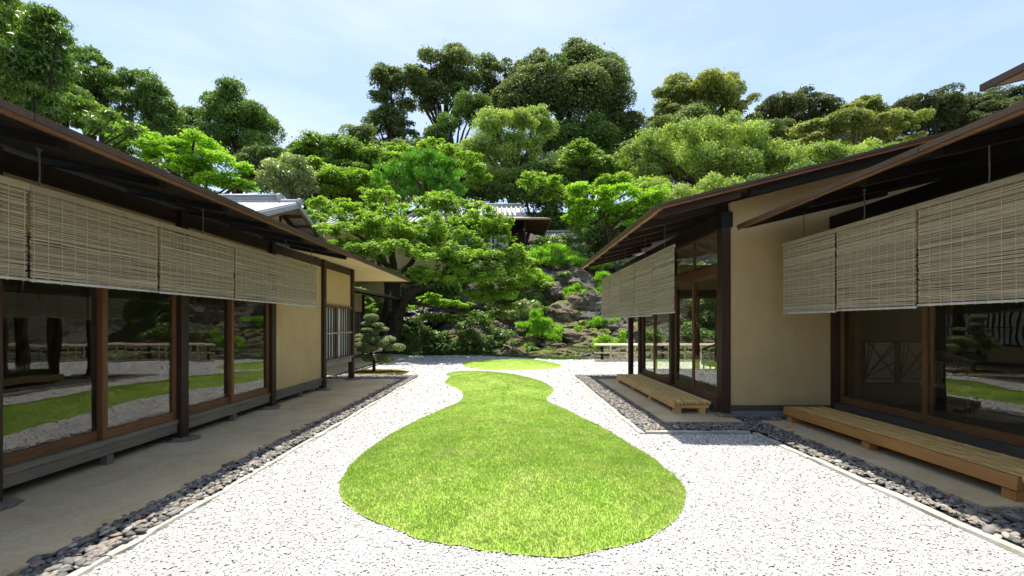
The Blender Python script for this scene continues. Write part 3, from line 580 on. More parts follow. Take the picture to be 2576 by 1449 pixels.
# ------------------------------------------------------------------ pavilion (far right) 
RX = 3.3
pv = empty('pavilion', (RX, 8.6, 0), 'glass sided pavilion on the right with a broad shallow roof and tan gable wall', 'house')
post(pv, RX + .065, 6.58, .14, .08, 3.0, 'wood_dark_z', wy=.15); box('post_block', 'wood_black_z', pv, RX - .02, RX + .16, 6.49, 6.67, 3.002, 3.24); pad(pv, RX + .06, 6.55, .15, .07, 41)
for i, y in enumerate((8.6, 10.72, 11.62)): post(pv, RX + .05, y, .12, .08, 3.0); pad(pv, RX + .05, y, .13, .06, 50 + i)
post(pv, 5.2, 11.62, .1, .06, 2.9, 'wood_brown_z'); 
box('beam', 'wood_dark_y', pv, RX + .0, RX + .13, 6.672, 12.1, 3.002, 3.24)
for y0, y1 in ((6.66, 8.535), (8.665, 10.655)):
    mid = (y0 + y1) / 2
    box('sill_board', 'wood_sill_y', pv, RX - .03, RX + .13, y0, y1, .14, .255)
    door(pv, RX + .035, y0, mid + .03, .257, 2.32); door(pv, RX + .075, mid - .03, y1, .257, 2.32)
    box('lintel', 'wood_brown_y', pv, RX - .01, RX + .11, y0, y1, 2.322, 2.44)
    tr_ = door(pv, RX + .05, y0, mid, 2.442, 3.0, .03, .035, .035, name='transom_window'); door(pv, RX + .05, mid + .001, y1, 2.442, 3.0, .03, .035, .035, name='transom_window')
box('foundation', 'concrete_grey', pv, RX + .02, RX + .14, 6.66, 10.66, .0, .138)
# end glazing towards the garden
gx = [RX + .12, 4.3, 5.3, 6.3, 7.0]
box('sill_board', 'wood_sill_x', pv, RX + .12, 7.0, 10.66, 10.78, .14, .255); box('lintel', 'wood_dark_x', pv, RX + .12, 7.0, 10.67, 10.77, 2.2, 2.36); box('wall', 'plaster', pv, RX + .12, 7.0, 10.69, 10.75, 2.362, 3.0)
for x0, x1 in zip(gx[:-1], gx[1:]):
    m = MB().box(x0, x0 + .045, 10.70, 10.74, .257, 2.2).box(x1 - .045, x1, 10.70, 10.74, .257, 2.2).box(x0 + .045, x1 - .045, 10.702, 10.738, .257, .34).box(x0 + .045, x1 - .045, 10.702, 10.738, 2.14, 2.2)
    fr = m.build('window', 'wood_brown_z', pv); box('glass_pane', 'glass', fr, x0 + .042, x1 - .042, 10.718, 10.722, .337, 2.143)
# gable wall towards the viewer, roof, interior
def prz(x): return 3.07 + .251 * (x - 2.0)                 # underside of the roof
WY = 6.52
def gw_(x0, x1, z0): MB().hexa([(x0, WY, z0), (x1, WY, z0), (x1, WY + .07, z0), (x0, WY + .07, z0), (x0, WY, prz(x0) - .04), (x1, WY, prz(x1) - .04), (x1, WY + .07, prz(x1) - .04), (x0, WY + .07, prz(x0) - .04)]).build('wall', 'plaster', pv)
gw_(RX + .137, 5.0, .225); gw_(5.001, 8.4, 2.95)
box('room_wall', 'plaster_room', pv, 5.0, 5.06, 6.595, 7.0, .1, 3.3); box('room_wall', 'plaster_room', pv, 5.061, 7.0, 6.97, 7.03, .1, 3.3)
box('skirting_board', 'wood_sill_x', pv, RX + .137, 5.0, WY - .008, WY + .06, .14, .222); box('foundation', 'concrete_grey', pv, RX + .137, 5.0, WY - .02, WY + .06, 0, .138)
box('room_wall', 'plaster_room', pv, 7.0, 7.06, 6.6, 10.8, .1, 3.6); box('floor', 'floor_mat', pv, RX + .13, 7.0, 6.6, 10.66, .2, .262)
slope_slab('ceiling', 'ceiling_weave', pv, RX + .13, 3.02, 7.0, 3.5, 6.6, 10.68, .02)
fascia(pv, 2.0, 3.06, 5.83, 12.3, -1, .045, .022)
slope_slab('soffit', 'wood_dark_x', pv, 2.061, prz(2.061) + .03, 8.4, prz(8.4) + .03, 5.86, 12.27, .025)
slope_slab('eave_soffit', 'wood_tan_y', pv, 2.0 + .062, prz(2.062) + .012, 2.16, prz(2.16) + .012, 5.86, 12.27, .016)
rf = slope_slab('roof', 'roof_sheet', pv, 2.061, prz(2.061) + .056, 8.4, prz(8.4) + .056, 5.83, 12.3, .014)
slope_slab('roof', 'roof_sheet', pv, 8.401, prz(8.4) + .056, 14, prz(8.4) + .056 - .251 * 5.6, 5.83, 12.3, .014)
y_ = 0
for x0 in np.arange(2.06, 8.3, .92):
    x1 = min(8.4, x0 + .915); slope_slab('verge_flashing', 'copper', pv, x0, prz(x0) + .045, x1, prz(x1) + .045, 5.818, 5.829, .04); slope_slab('verge_board', 'wood_brown_x', pv, x0, prz(x0) + .005, x1, prz(x1) + .005, 5.835, 5.858, .035)
for k in range(8): rafter(pv, 2.14, prz(2.14) - .075, RX + .02, prz(RX) - .075, 6.05 + .76 * k, .08, .085, 'wood_dark_x')
for k in range(1): rafter(pv, RX + .16, prz(RX + .16) - .09, 8.3, prz(8.3) - .09, 6.05, .09, .1, 'wood_black_x')

# ------------------------------------------------------------------ near right house
NX = 5.0
nh = empty('house', (NX, 3, 0), 'dark near house on the right with sliding glass doors behind reed blinds', 'house')
dy = [6.43, 5.07, 3.62, 2.17, .72, -.73, -2.18]
post(nh, NX + .06, 6.465, .12, .1, 2.95, 'wood_dark_z', wy=.1)
for i, (y1, y0) in enumerate(zip(dy[:-1], dy[1:])):
    door(nh, NX + (.045 if i % 2 else .09), y0 - (.03 if i % 2 else .03), y1 if i == 0 else y1 + .03, .29, 2.3, .06, .1, .08)
box('sill_board', 'wood_sill_y', nh, NX - .02, NX + .14, -2.3, 6.42, .19, .288); box('foundation', 'concrete_grey', nh, NX + .02, NX + .14, -2.3, 6.5, 0, .188)
box('lintel', 'wood_dark_y', nh, NX + .01, NX + .13, -2.3, 6.41, 2.302, 2.42); box('wall', 'plaster', nh, NX + .03, NX + .1, -2.3, 6.41, 2.422, 3.15)
box('beam', 'wood_black_y', nh, NX - .03, NX + .02, -2.3, 6.5, 2.98, 3.16)
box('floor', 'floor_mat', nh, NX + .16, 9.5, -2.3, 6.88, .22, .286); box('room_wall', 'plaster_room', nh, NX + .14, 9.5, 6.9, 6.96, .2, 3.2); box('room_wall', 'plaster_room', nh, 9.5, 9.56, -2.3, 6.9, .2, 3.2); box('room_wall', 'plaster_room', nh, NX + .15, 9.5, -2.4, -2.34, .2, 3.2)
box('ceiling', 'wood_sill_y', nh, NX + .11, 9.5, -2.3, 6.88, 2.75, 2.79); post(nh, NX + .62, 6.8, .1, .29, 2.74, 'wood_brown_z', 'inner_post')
# fan lattice screens in the room
for x0 in (5.78, 6.36):
    x1, z0, z1, yy = x0 + .56, .5, 1.22, 6.83
    m = MB().box(x0, x0 + .03, yy, yy + .03, z0, z1).box(x1 - .03, x1, yy, yy + .03, z0, z1).box(x0 + .03, x1 - .03, yy, yy + .03, z1 - .03, z1).box(x0 + .03, x1 - .03, yy, yy + .03, z0, z0 + .03).box(x0 + .03, x1 - .03, yy, yy + .028, z0 + .09, z0 + .105)
    for qx, qz in ((.15, 1), (.3, 1), (.95, 1), (1, .92), (1, .45)): m.beam((x0 + .03, yy + .012, z0 + .11), (x0 + .03 + qx * .5, yy + .012, z0 + .11 + qz * .58), .01, .014)
    m.beam((x0 + .1, yy + .01, z1 - .03), (x1 - .03, yy + .01, z0 + .12), .01, .014)
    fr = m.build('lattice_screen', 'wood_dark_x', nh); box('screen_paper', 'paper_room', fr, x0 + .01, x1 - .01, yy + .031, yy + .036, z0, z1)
# eaves, roof and upper roof corner
def nz(x): return 2.9 + .23 * (x - 3.37)
fascia(nh, 3.37, 2.89, -3, 6.2, -1, .048, .022)
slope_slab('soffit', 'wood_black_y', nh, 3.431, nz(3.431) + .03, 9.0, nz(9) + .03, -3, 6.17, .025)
slope_slab('roof', 'roof_sheet', nh, 3.431, nz(3.431) + .056, 9.0, nz(9) + .056, -3, 6.2, .014)
for k in range(11): rafter(nh, 3.5, nz(3.5) - .07, NX + .01, nz(NX) - .07, 5.58 - .72 * k, .08, .09)
rafter(nh, 3.45, nz(3.45) - .02, NX + .0, nz(NX) - .02, 6.13, .06, .05, 'wood_dark_x')
slope_slab('upper_roof', 'roof_sheet', nh, 6.3, 4.66, 10, 5.5, -3, 5.55, .03); box('upper_eave_flashing', 'copper', nh, 6.27, 6.32, -3, 5.58, 4.6, 4.69)
slope_slab('upper_soffit', 'wood_tan_x', nh, 6.33, 4.62, 10, 5.44, -3, 5.5, .03); slope_slab('upper_verge_flashing', 'copper', nh, 6.3, 4.62, 10, 5.46, 5.551, 5.575, .06)
rafter(nh, 6.6, 4.62, 9.9, 5.36, 5.2, .08, .06, 'wood_brown_x')
box('upper_wall', 'plaster', nh, 7.4, 9.4, -2.3, 4.6, 3.5, 4.75)

# ------------------------------------------------------------------ reed blinds
def blind(x, y0, y1, zt, zb, label, group, rods, htop, seed):
    rd = np.random.default_rng(seed); root = empty('reed_blind', (x, (y0 + y1) / 2, zb), label, 'blind', group)
    y0 += .006; y1 -= .006
    box('top_bar', 'wood_bar_y', root, x - .017, x + .017, y0 - .004, y1 + .004, zt - .05, zt)
    culm('bottom_bar', 'bamboo_bar', root, (x, y0, zb + .012), (x, y1, zb + .012), .012, 8, .25, False)
    n = int((zt - .055 - zb - .028) / .0084); V = []; Fc = []; k = 0; S = 6
    for i in range(n):
        z = zb + .03 + (i + .5) * .0084 + rd.normal() * .0012; hh = .0040 + rd.random() * .0010; dd = .0035
        ya, yb = y0 + abs(rd.normal()) * .008, y1 - abs(rd.normal()) * .008; ph = rd.random(2) * 6.28; am = rd.normal(size=2) * .0016; xo = rd.normal() * .0025
        for j in range(S + 1):
            u = j / S; yy = ya + (yb - ya) * u; zz = z + am[0] * math.sin(ph[0] + u * 5) + am[1] * math.sin(ph[1] + u * 11) ; xx = x + xo
            V += [(xx - dd, yy, zz), (xx, yy, zz - hh), (xx + dd, yy, zz), (xx, yy, zz + hh)]
        for j in range(S):
            for q in range(4): Fc.append((k + j * 4 + q, k + j * 4 + (q + 1) % 4, k + j * 4 + 4 + (q + 1) % 4, k + j * 4 + 4 + q))
        k += (S + 1) * 4
    npmesh('reeds', np.array(V), np.array(Fc), 'reed', root, kind='stuff')
    m_ = int((y1 - y0) / .098)
    for j in range(m_ + 1):
        yy = y0 + .025 + (y1 - y0 - .05) * j / m_; m = MB(); zs = np.linspace(zb - .004, zt - .04, 9)
        pts = [(x - math.copysign(.007, x), yy + rd.normal() * .0016, z) for z in zs]; m.tube(pts, .0019, 4, True)
        m.tube([(x - .015, yy, zb + .012), (x, yy, zb - .004), (x + .015, yy, zb + .012), (x, yy, zb + .027), (x - .0149, yy, zb + .012)], .003, 4, True); m.build('cord', 'cord', root)
    for yy in rods: MB().tube([(x, yy, zt), (x + .004, yy, zt + .1), (x, yy, htop)], .006, 6).tube([(x, yy - .02, htop), (x, yy, htop - .03), (x, yy + .02, htop)], .005, 5).build('hanger_rod', 'iron', root)
names_l = ['reed blind under the left eave, cut off by the left edge of the photo', 'widest looking reed blind on the left, second from the left edge', 'middle reed blind of five on the left house', 'reed blind on the left, next to last before the plaster bay', 'farthest reed blind on the left, hanging before the tan plaster bay']
ly = [1.92, 3.03, 4.15, 5.29, 6.41, 7.55]
for i in range(5): blind(-3.5, ly[i], ly[i + 1], 2.515, 1.81 - .004 * i, names_l[i], 'reed blinds under the left eave', [[2.6], [3.1], [4.75], [], [6.5, 7.35]][i], 2.8, 100 + i)
names_r = ['reed blind on the near right house, farthest one, before the tan gable wall', 'reed blind on the near right house between two dark joints', 'nearest reed blind on the right, cut off by the right edge']
ry = [5.97, 5.0, 4.0, 2.9]
for i in range(3): blind(3.9, ry[i + 1], ry[i], 2.64, 1.635 + (.0, .012, .03)[i], names_r[i], 'reed blinds on the near right house', [[5.55], [4.6], [3.4]][i], 2.98, 200 + i)
names_p = ['reed blind on the pavilion nearest its corner post', 'second reed blind from the corner post of the pavilion', 'middle reed blind of five on the pavilion', 'fourth reed blind from the corner post of the pavilion', 'farthest reed blind on the pavilion, hanging before the rock slope']
py_ = [6.48, 7.52, 8.58, 9.66, 10.7, 11.7]
for i in range(5): blind(2.55, py_[i] + (.0 if i < 2 else .02), py_[i + 1], 2.735, 1.665 - (.0, .03, .03, .035, .04)[i], names_p[i], 'reed blinds on the pavilion', [[6.9], [7.9], [9.3], [], [11.4]][i], 3.13, 300 + i)

# ------------------------------------------------------------------ bamboo step benches
def bench(x0, x1, y0, y1, zt, zb, label, legs, wm='wood_light'):
    sg = 1 if x1 > x0 else -1
    root = empty('bamboo_bench', ((x0 + x1) / 2, (y0 + y1) / 2, zb), label, 'bench', 'low bamboo benches before the glass doors')
    MB().hexa([(x0, y0, zt - .115), (x0 + .045, y0, zt - .115), (x0 + .045, y1, zt - .115), (x0, y1, zt - .115), (x0 + .012, y0, zt - .003), (x0 + .045, y0, zt - .003), (x0 + .045, y1, zt - .003), (x0 + .012, y1, zt - .003)]).build('front_board', wm + '_y', root)
    n = 9; pitch = (x1 - x0 - .05) / n
    for k in range(n): 
        xc = x0 + .05 + pitch * (k + .5); r_ = pitch / 2 * random.uniform(.9, .985); culm('bamboo_culm', 'bamboo', root, (xc, y0 - random.uniform(.0, .02), zt - r_), (xc, y1 + random.uniform(0, .012), zt - r_ + random.uniform(-.003, .003)), r_, 12)
    for yl in legs:
        box('crossbar', wm + '_x', root, x0 + .046, x1 - .02, yl - .04, yl + .04, zb + .085, zt - pitch - .002)
        for xl in (x0 + .05, x1 - .16): box('leg', wm + '_z', root, xl - .02, xl + .08, yl - .05, yl + .05, zb, zb + .084)
bench(2.6, 3.2, 6.65, 10.25, .265, .06, 'pale low bamboo bench along the glass doors of the pavilion', (6.72, 7.9, 9.0, 10.15))
bench(4.05, 4.66, 3.34, 6.2, .275, .06, 'orange brown bamboo bench in front of the near right house', (3.42, 4.8, 6.1), 'wood_honey')

# ------------------------------------------------------------------ wicker chairs indoors
def chair(cx, cy, z0, rot, label):
    root = empty('wicker_chair', (cx, cy, z0), label, 'chair'); ca, sa = math.cos(rot), math.sin(rot)
    def T(x, y, z): return (cx + x * ca - y * sa, cy + x * sa + y * ca, z0 + z)
    for x, y in ((-.25, -.22), (.25, -.22), (-.25, .22), (.25, .22)): MB().tube([T(x, y, 0), T(x * .96, y * .96, .38)], .018, 8).build('leg', 'wicker', root, smooth=True)
    MB().hexa([T(-.28, -.26, .36), T(.28, -.26, .36), T(.28, .26, .36), T(-.28, .26, .36), T(-.28, -.26, .42), T(.28, -.26, .42), T(.28, .26, .42), T(-.28, .26, .42)]).build('seat', 'wicker', root)
    arc = [(math.cos(th) * .33, math.sin(th) * .29, .82 - .14 * (1 - abs(math.sin(th)))) for th in np.linspace(-.1, math.pi + .1, 15)]
    MB().tube([T(*p) for p in arc], .022, 8).build('back_rim', 'wicker', root, smooth=True)
    m = MB()
    for th in np.linspace(.0, math.pi, 26):
        p = (math.cos(th) * .33, math.sin(th) * .29); m.tube([T(*p, .42), T(*p, .81 - .14 * (1 - abs(math.sin(th))))], .006, 4)
    for z in np.linspace(.45, .66, 9): m.tube([T(math.cos(th) * .33, math.sin(th) * .29, z) for th in np.linspace(0, math.pi, 15)], .006, 4)
    m.build('backrest', 'wicker', root, kind='stuff')
chair(4.35, 8.7, .262, 3.0, 'brown wicker armchair behind the glass doors of the pavilion')
chair(6.0, 5.6, .286, .3, 'wicker chair indoors behind the glass of the near right house')

# ------------------------------------------------------------------ bamboo fence
bf = empty('bamboo_fence', (3.35, 16.45, 0), 'low bamboo lattice fence tied with black twine beside the rock slope', 'fence')
fy = 16.45; x0, x1 = 3.3, 13.5
for x in np.arange(3.62, x1, 2.4): MB().tube([(x, fy + .05, 0), (x, fy + .05, .62)], .055, 10).build('post', 'twine', bf, smooth=True)
for k in range(3): 
    culm('top_rail', 'bamboo_fence', bf, (x0, fy + (-.05, .0, .05)[k], .655 + (.0, .035, .0)[k]), (x1, fy + (-.05, .0, .05)[k], .66 + (.0, .035, .0)[k]), .034, 8, .4, False)
culm('middle_rail', 'bamboo_fence', bf, (x0, fy - .06, .36), (x1, fy - .06, .365), .033, 8, .4, False); culm('bottom_rail', 'bamboo_fence', bf, (x0 - .02, fy - .075, .045), (x1, fy - .075, .05), .046, 8, .4, False)
for i, x in enumerate(np.arange(3.62, x1, .325)):
    if (i % 7): culm('upright', 'bamboo_green' if random.random() < .65 else 'bamboo_fence', bf, (x, fy - .012, 0), (x, fy - .012, .62), .034, 7, .25, False)
    for z, r_ in ((.36, .042), (.045, .056)): MB().tube([(x - .02, fy - .09, z - .03), (x + .005, fy - .08, z), (x - .004, fy - .09, z + .035)], .012, 5).tube([(x + .016, fy - .09, z - .03), (x + .012, fy - .09, z + .03)], .01, 5).build('twine_knot', 'twine', bf)
culm('inner_rail', 'twine', bf, (5.0, fy + .12, .46), (x1, fy + .12, .46), .04, 8, .4, False)

# ------------------------------------------------------------------ far left wing and tiled houses
fl = empty('house', (-6.45, 16, 0), 'small far wing on the left, mostly behind the corner post, with lattice window', 'house')
FX = -6.45
for y in (12.6, 15.4, 18.25): post(fl, FX, y, .12, .06, 2.75)
for y0, y1 in ((12.67, 15.33), (15.47, 18.18)):
    box('wall', 'plaster', fl, FX - .08, FX - .02, y0, y1, .2, .75); box('wall', 'plaster', fl, FX - .08, FX - .02, y0, y1, 2.0, 2.75); box('sill_board', 'wood_sill_y', fl, FX - .1, FX, y0, y1, .08, .198)
    box('screen', 'paper', fl, FX - .06, FX - .04, y0, y1, .752, 1.998); 
    fr = box('lattice_window', 'wood_dark_y', fl, FX - .03, FX + .03, y0, y1, 1.95, 1.998); box('rail', 'wood_dark_y', fr, FX - .03, FX + .03, y0, y1, .755, .8); box('rail', 'wood_dark_y', fr, FX - .01, FX + .02, y0, y1, 1.36, 1.39)
    for yy in np.arange(y0 + .08, y1, .17): box('lattice_bar', 'wood_dark_z', fr, FX - .02, FX + .012, yy - .018, yy + .018, .802, 1.948)
box('wall', 'plaster', fl, -9, FX - .085, 18.2, 18.26, .1, 2.7)
fascia(fl, -4.95, 2.56, 12.0 + .2, 19.2, 1, .04, .022); slope_slab('soffit', 'wood_black_y', fl, -5.01, 2.6, -9, 3.42, 12.2, 19.15, .03); slope_slab('roof', 'roof_sheet', fl, -5.0, 2.64, -9, 3.47, 12.2, 19.2, .03)
for k in range(9): rafter(fl, -5.1, 2.52, FX, 2.79, 12.6 + .8 * k, .08, .08)

def tile_roof(parent, axis_pts, down, rise_len, pitch_n, r=.07, steps=8):
    """rounded tile columns: axis_pts = ridge start/end, down = vector along the slope (full length)"""
    a, b = Vector(axis_pts[0]), Vector(axis_pts[1]); D = Vector(down)
    for k in range(pitch_n):
        p = a + (b - a) * ((k + .5) / pitch_n); m = MB(); pts, rad = [], []
        for j in range(steps):
            pts += [p + D * (j / steps), p + D * ((j + .97) / steps)]; rad += [r * .86, r]
        m.tube(pts, rad, 8); m.build('tile_column', 'tile', parent, smooth=True)
# gabled house with silver tiles behind the left roof
gh = empty('tiled_house', (-9, 16.2, 0), 'gabled house with silver grey roof tiles behind the left roof', 'house')
gxe, gyr, gzr, sl = -8.14, 16.1, 6.16, .40
xw = -15.5
nearY, farY = 11.6, 20.6
def gz(y): return gzr - sl * abs(y - gyr)
MB().hexa([(xw, nearY, gz(nearY) - .12), (gxe, nearY, gz(nearY) - .12), (gxe, gyr, gzr - .12), (xw, gyr, gzr - .12), (xw, nearY, gz(nearY) - .03), (gxe, nearY, gz(nearY) - .03), (gxe, gyr, gzr - .03), (xw, gyr, gzr - .03)]).build('roof_slope', 'tile', gh)
MB().hexa([(xw, gyr + .001, gzr - .12), (gxe, gyr + .001, gzr - .12), (gxe, farY, gz(farY) - .12), (xw, farY, gz(farY) - .12), (xw, gyr + .001, gzr - .03), (gxe, gyr + .001, gzr - .03), (gxe, farY, gz(farY) - .03), (xw, farY, gz(farY) - .03)]).build('roof_slope', 'tile', gh)
tile_roof(gh, ((xw, gyr - .1, gzr - .05), (gxe, gyr - .1, gzr - .05)), (0, nearY - gyr, -(gyr - nearY) * sl), 0, 36, .055, 16)
tile_roof(gh, ((xw, gyr + .1, gzr - .05), (gxe, gyr + .1, gzr - .05)), (0, farY - gyr, -(farY - gyr) * sl), 0, 36, .055, 10)
for z, r_, xe in ((gzr + .03, .1, -8.15), (gzr + .15, .085, -8.9), (gzr + .26, .075, -8.95)): MB().tube([(xw, gyr, z), (xe, gyr, z)], r_, 10).build('ridge_cap', 'tile', gh, smooth=True)
MB().tube([(-8.95, gyr, gzr + .2), (-8.83, gyr, gzr + .2)], .17, 12).build('ridge_end_tile', 'tile', gh); MB().tube([(-8.16, gyr, gzr + .03), (-8.06, gyr, gzr + .03)], .14, 12).build('ridge_end_tile', 'tile', gh)
for ya, yb in ((gyr - .02, nearY), (gyr + .02, farY)): 
    MB().beam((gxe - .02, ya, gzr - .17), (gxe - .02, yb, gz(yb) - .17), .06, .09).build('barge_board', 'tile', gh); MB().beam((gxe - .06, ya, gzr - .27), (gxe - .06, yb, gz(yb) - .27), .05, .1).build('barge_board', 'wood_brown_y', gh)
gw = -8.95
MB().quad((gw, gyr, gzr - .2), (gw, nearY + .9, gz(nearY + .9) - .2), (gw, nearY + .9, 2.5), (gw, farY - 1.2, 2.5), (gw, farY - 1.2, gz(farY - 1.2) - .2)).quad((gw - .12, gyr, gzr - .2), (gw - .12, farY - 1.2, gz(farY - 1.2) - .2), (gw - .12, farY - 1.2, 2.5), (gw - .12, nearY + .9, 2.5), (gw - .12, nearY + .9, gz(nearY + .9) - .2)).build('gable_wall', 'plaster', gh)
for ya, yb in ((gyr, nearY + .9), (gyr, farY - 1.2)): MB().beam((gw + .03, ya, gzr - .3), (gw + .03, yb, gz(yb) - .3), .07, .18).build('rafter', 'wood_dark_y', gh)
for y in (gyr + .1, 13.6, 18.2): box('stud', 'wood_dark_z', gh, gw + .002, gw + .05, y - .05, y + .05, 2.5, gz(y) - .4)
for k in range(5): yy = gyr + .55 + k * .62; MB().beam((gw + .03, yy, gz(yy) - .2), (gxe - .1, yy, gz(yy) - .2), .09, .07).build('purlin', 'wood_brown_x', gh)
box('wall', 'plaster', gh, xw, gw - .13, nearY + 1.0, farY - 1.3, .0, 3.6)
# long tiled roof glimpsed through the maple
tl = empty('tiled_roof_wing', (-6, 24, 0), 'low tiled roof glimpsed through the maple crown', 'house')
hz = hill(-6, 24.5)
box('wall', 'plaster', tl, -10.5, -3.6, 23.6, 26.2, hz - 1.5, 7.0); MB().hexa([(-11, 22.6, 6.75), (-3, 22.6, 6.75), (-3, 24.9, 7.75), (-11, 24.9, 7.75), (-11, 22.6, 6.85), (-3, 22.6, 6.85), (-3, 24.9, 7.85), (-11, 24.9, 7.85)]).build('roof_slope', 'tile', tl)
MB().hexa([(-11, 24.901, 7.75), (-3, 24.901, 7.75), (-3, 27.2, 6.75), (-11, 27.2, 6.75), (-11, 24.901, 7.85), (-3, 24.901, 7.85), (-3, 27.2, 6.85), (-11, 27.2, 6.85)]).build('roof_slope', 'tile', tl)
tile_roof(tl, ((-11, 24.8, 7.83), (-3, 24.8, 7.83)), (0, -2.2, -.96), 0, 30, .06, 8); MB().tube([(-11, 24.9, 7.98), (-3, 24.9, 7.98)], .13, 10).build('ridge_cap', 'tile', tl, smooth=True)

# tea house on the slope
th_ = empty('tea_house', (0, 29.5, 6.2), 'tea house up the slope with white tiled roof and dark verandah', 'house')
Y1 = 28.0; ez = 8.50; exr = 2.69; exl = -5.2
base = 6.1
MB().hexa([(exl, Y1, ez), (exr, Y1, ez), (1.1, Y1 + 1.05, 8.86), (exl, Y1 + 1.05, 8.86), (exl, Y1, ez + .09), (exr, Y1, ez + .09), (1.1, Y1 + 1.05, 8.95), (exl, Y1 + 1.05, 8.95)]).build('eave_roof', 'roof_pale', th_)
MB().hexa([(exr, Y1, ez), (exr, Y1 + 5.4, ez), (1.1, Y1 + 5.4, 8.86), (1.1, Y1 + 1.05, 8.86), (exr, Y1, ez + .09), (exr, Y1 + 5.4, ez + .09), (1.1, Y1 + 5.4, 8.95), (1.1, Y1 + 1.05, 8.95)]).build('eave_roof', 'roof_sheet', th_)
box('eave_board', 'wood_tan_x', th_, exl, exr, Y1 - .03, Y1 - .002, ez - .02, ez + .085); box('eave_board', 'wood_tan_y', th_, exr + .002, exr + .03, Y1 - .03, Y1 + 5.4, ez - .02, ez + .085)
MB().hexa([(exl, Y1 + 1.0, 8.95), (1.12, Y1 + 1.0, 8.95), (.95, Y1 + 2.7, 9.98), (exl, Y1 + 2.7, 9.98), (exl, Y1 + 1.0, 9.03), (1.12, Y1 + 1.0, 9.03), (.95, Y1 + 2.7, 10.06), (exl, Y1 + 2.7, 10.06)]).build('roof_slope', 'tile', th_)
MB().hexa([(exl, Y1 + 2.701, 9.98), (.95, Y1 + 2.701, 9.98), (1.12, Y1 + 4.4, 8.95), (exl, Y1 + 4.4, 8.95), (exl, Y1 + 2.701, 10.06), (.95, Y1 + 2.701, 10.06), (1.12, Y1 + 4.4, 9.03), (exl, Y1 + 4.4, 9.03)]).build('roof_slope', 'tile', th_)
tile_roof(th_, ((exl, Y1 + 2.6, 10.03), (.9, Y1 + 2.6, 10.03)), (.1, -1.6, -.97), 0, 18, .085, 4)
for z, r_ in ((10.1, .13), (10.24, .1)): MB().tube([(exl, Y1 + 2.7, z), (.98 if r_ > .1 else .8, Y1 + 2.7, z)], r_, 10).build('ridge_cap', 'tile', th_, smooth=True)
for x, y in ((1.0, Y1 + .9), (-1.2, Y1 + .9), (1.0, Y1 + 4.2)): post(th_, x, y, .14, base, 8.7, 'wood_dark_z')
box('wall', 'plaster', th_, exl + .6, -.15, Y1 + 1.6, Y1 + 1.68, 8.0, 8.85); box('screen', 'paper', th_, exl + .6, -.15, Y1 + 1.62, Y1 + 1.66, base + .2, 7.99); post(th_, -.08, Y1 + 1.64, .12, base, 8.8, 'wood_brown_z'); post(th_, -.9, Y1 + 1.64, .08, base, 8.0, 'wood_grey_z', 'mullion')
box('room_wall', 'plaster_room', th_, -.1, 1.0, Y1 + 4.1, Y1 + 4.2, base, 8.8); box('floor', 'wood_sill_x', th_, exl + .5, 1.2, Y1 + .6, Y1 + 4.3, base - .1, base + .08); box('wall', 'plaster', th_, exl + .6, -.2, Y1 + 4.0, Y1 + 4.09, base, 8.8)
for k in range(9): yy = Y1 + .3 + k * .6; MB().beam((exr - .06, yy, ez - .04), (1.15, yy, 8.8), .06, .07).build('rafter', 'wood_brown_x', th_)
box('ceiling', 'wood_dark_x', th_, exl + .6, 1.05, Y1 + .95, Y1 + 4.3, 8.82, 8.86)
# small tiled roof to its right
st = empty('tiled_annex', (3.2, 33, 7), 'small tiled roof just right of the tea house', 'house')
MB().hexa([(2.4, 32.2, 8.0), (5.2, 32.2, 8.0), (5.2, 34, 8.75), (2.4, 34, 8.75), (2.4, 32.2, 8.1), (5.2, 32.2, 8.1), (5.2, 34, 8.85), (2.4, 34, 8.85)]).build('roof_slope', 'roof_pale', st); tile_roof(st, ((2.45, 33.9, 8.85), (5.2, 33.9, 8.85)), (0, -1.2, -.5), 0, 14, .06, 4)
MB().tube([(2.4, 34, 8.98), (5.2, 34, 8.98)], .12, 8).build('ridge_cap', 'tile', st, smooth=True); box('wall', 'plaster', st, 2.7, 5.1, 32.8, 35, 6, 8.1)

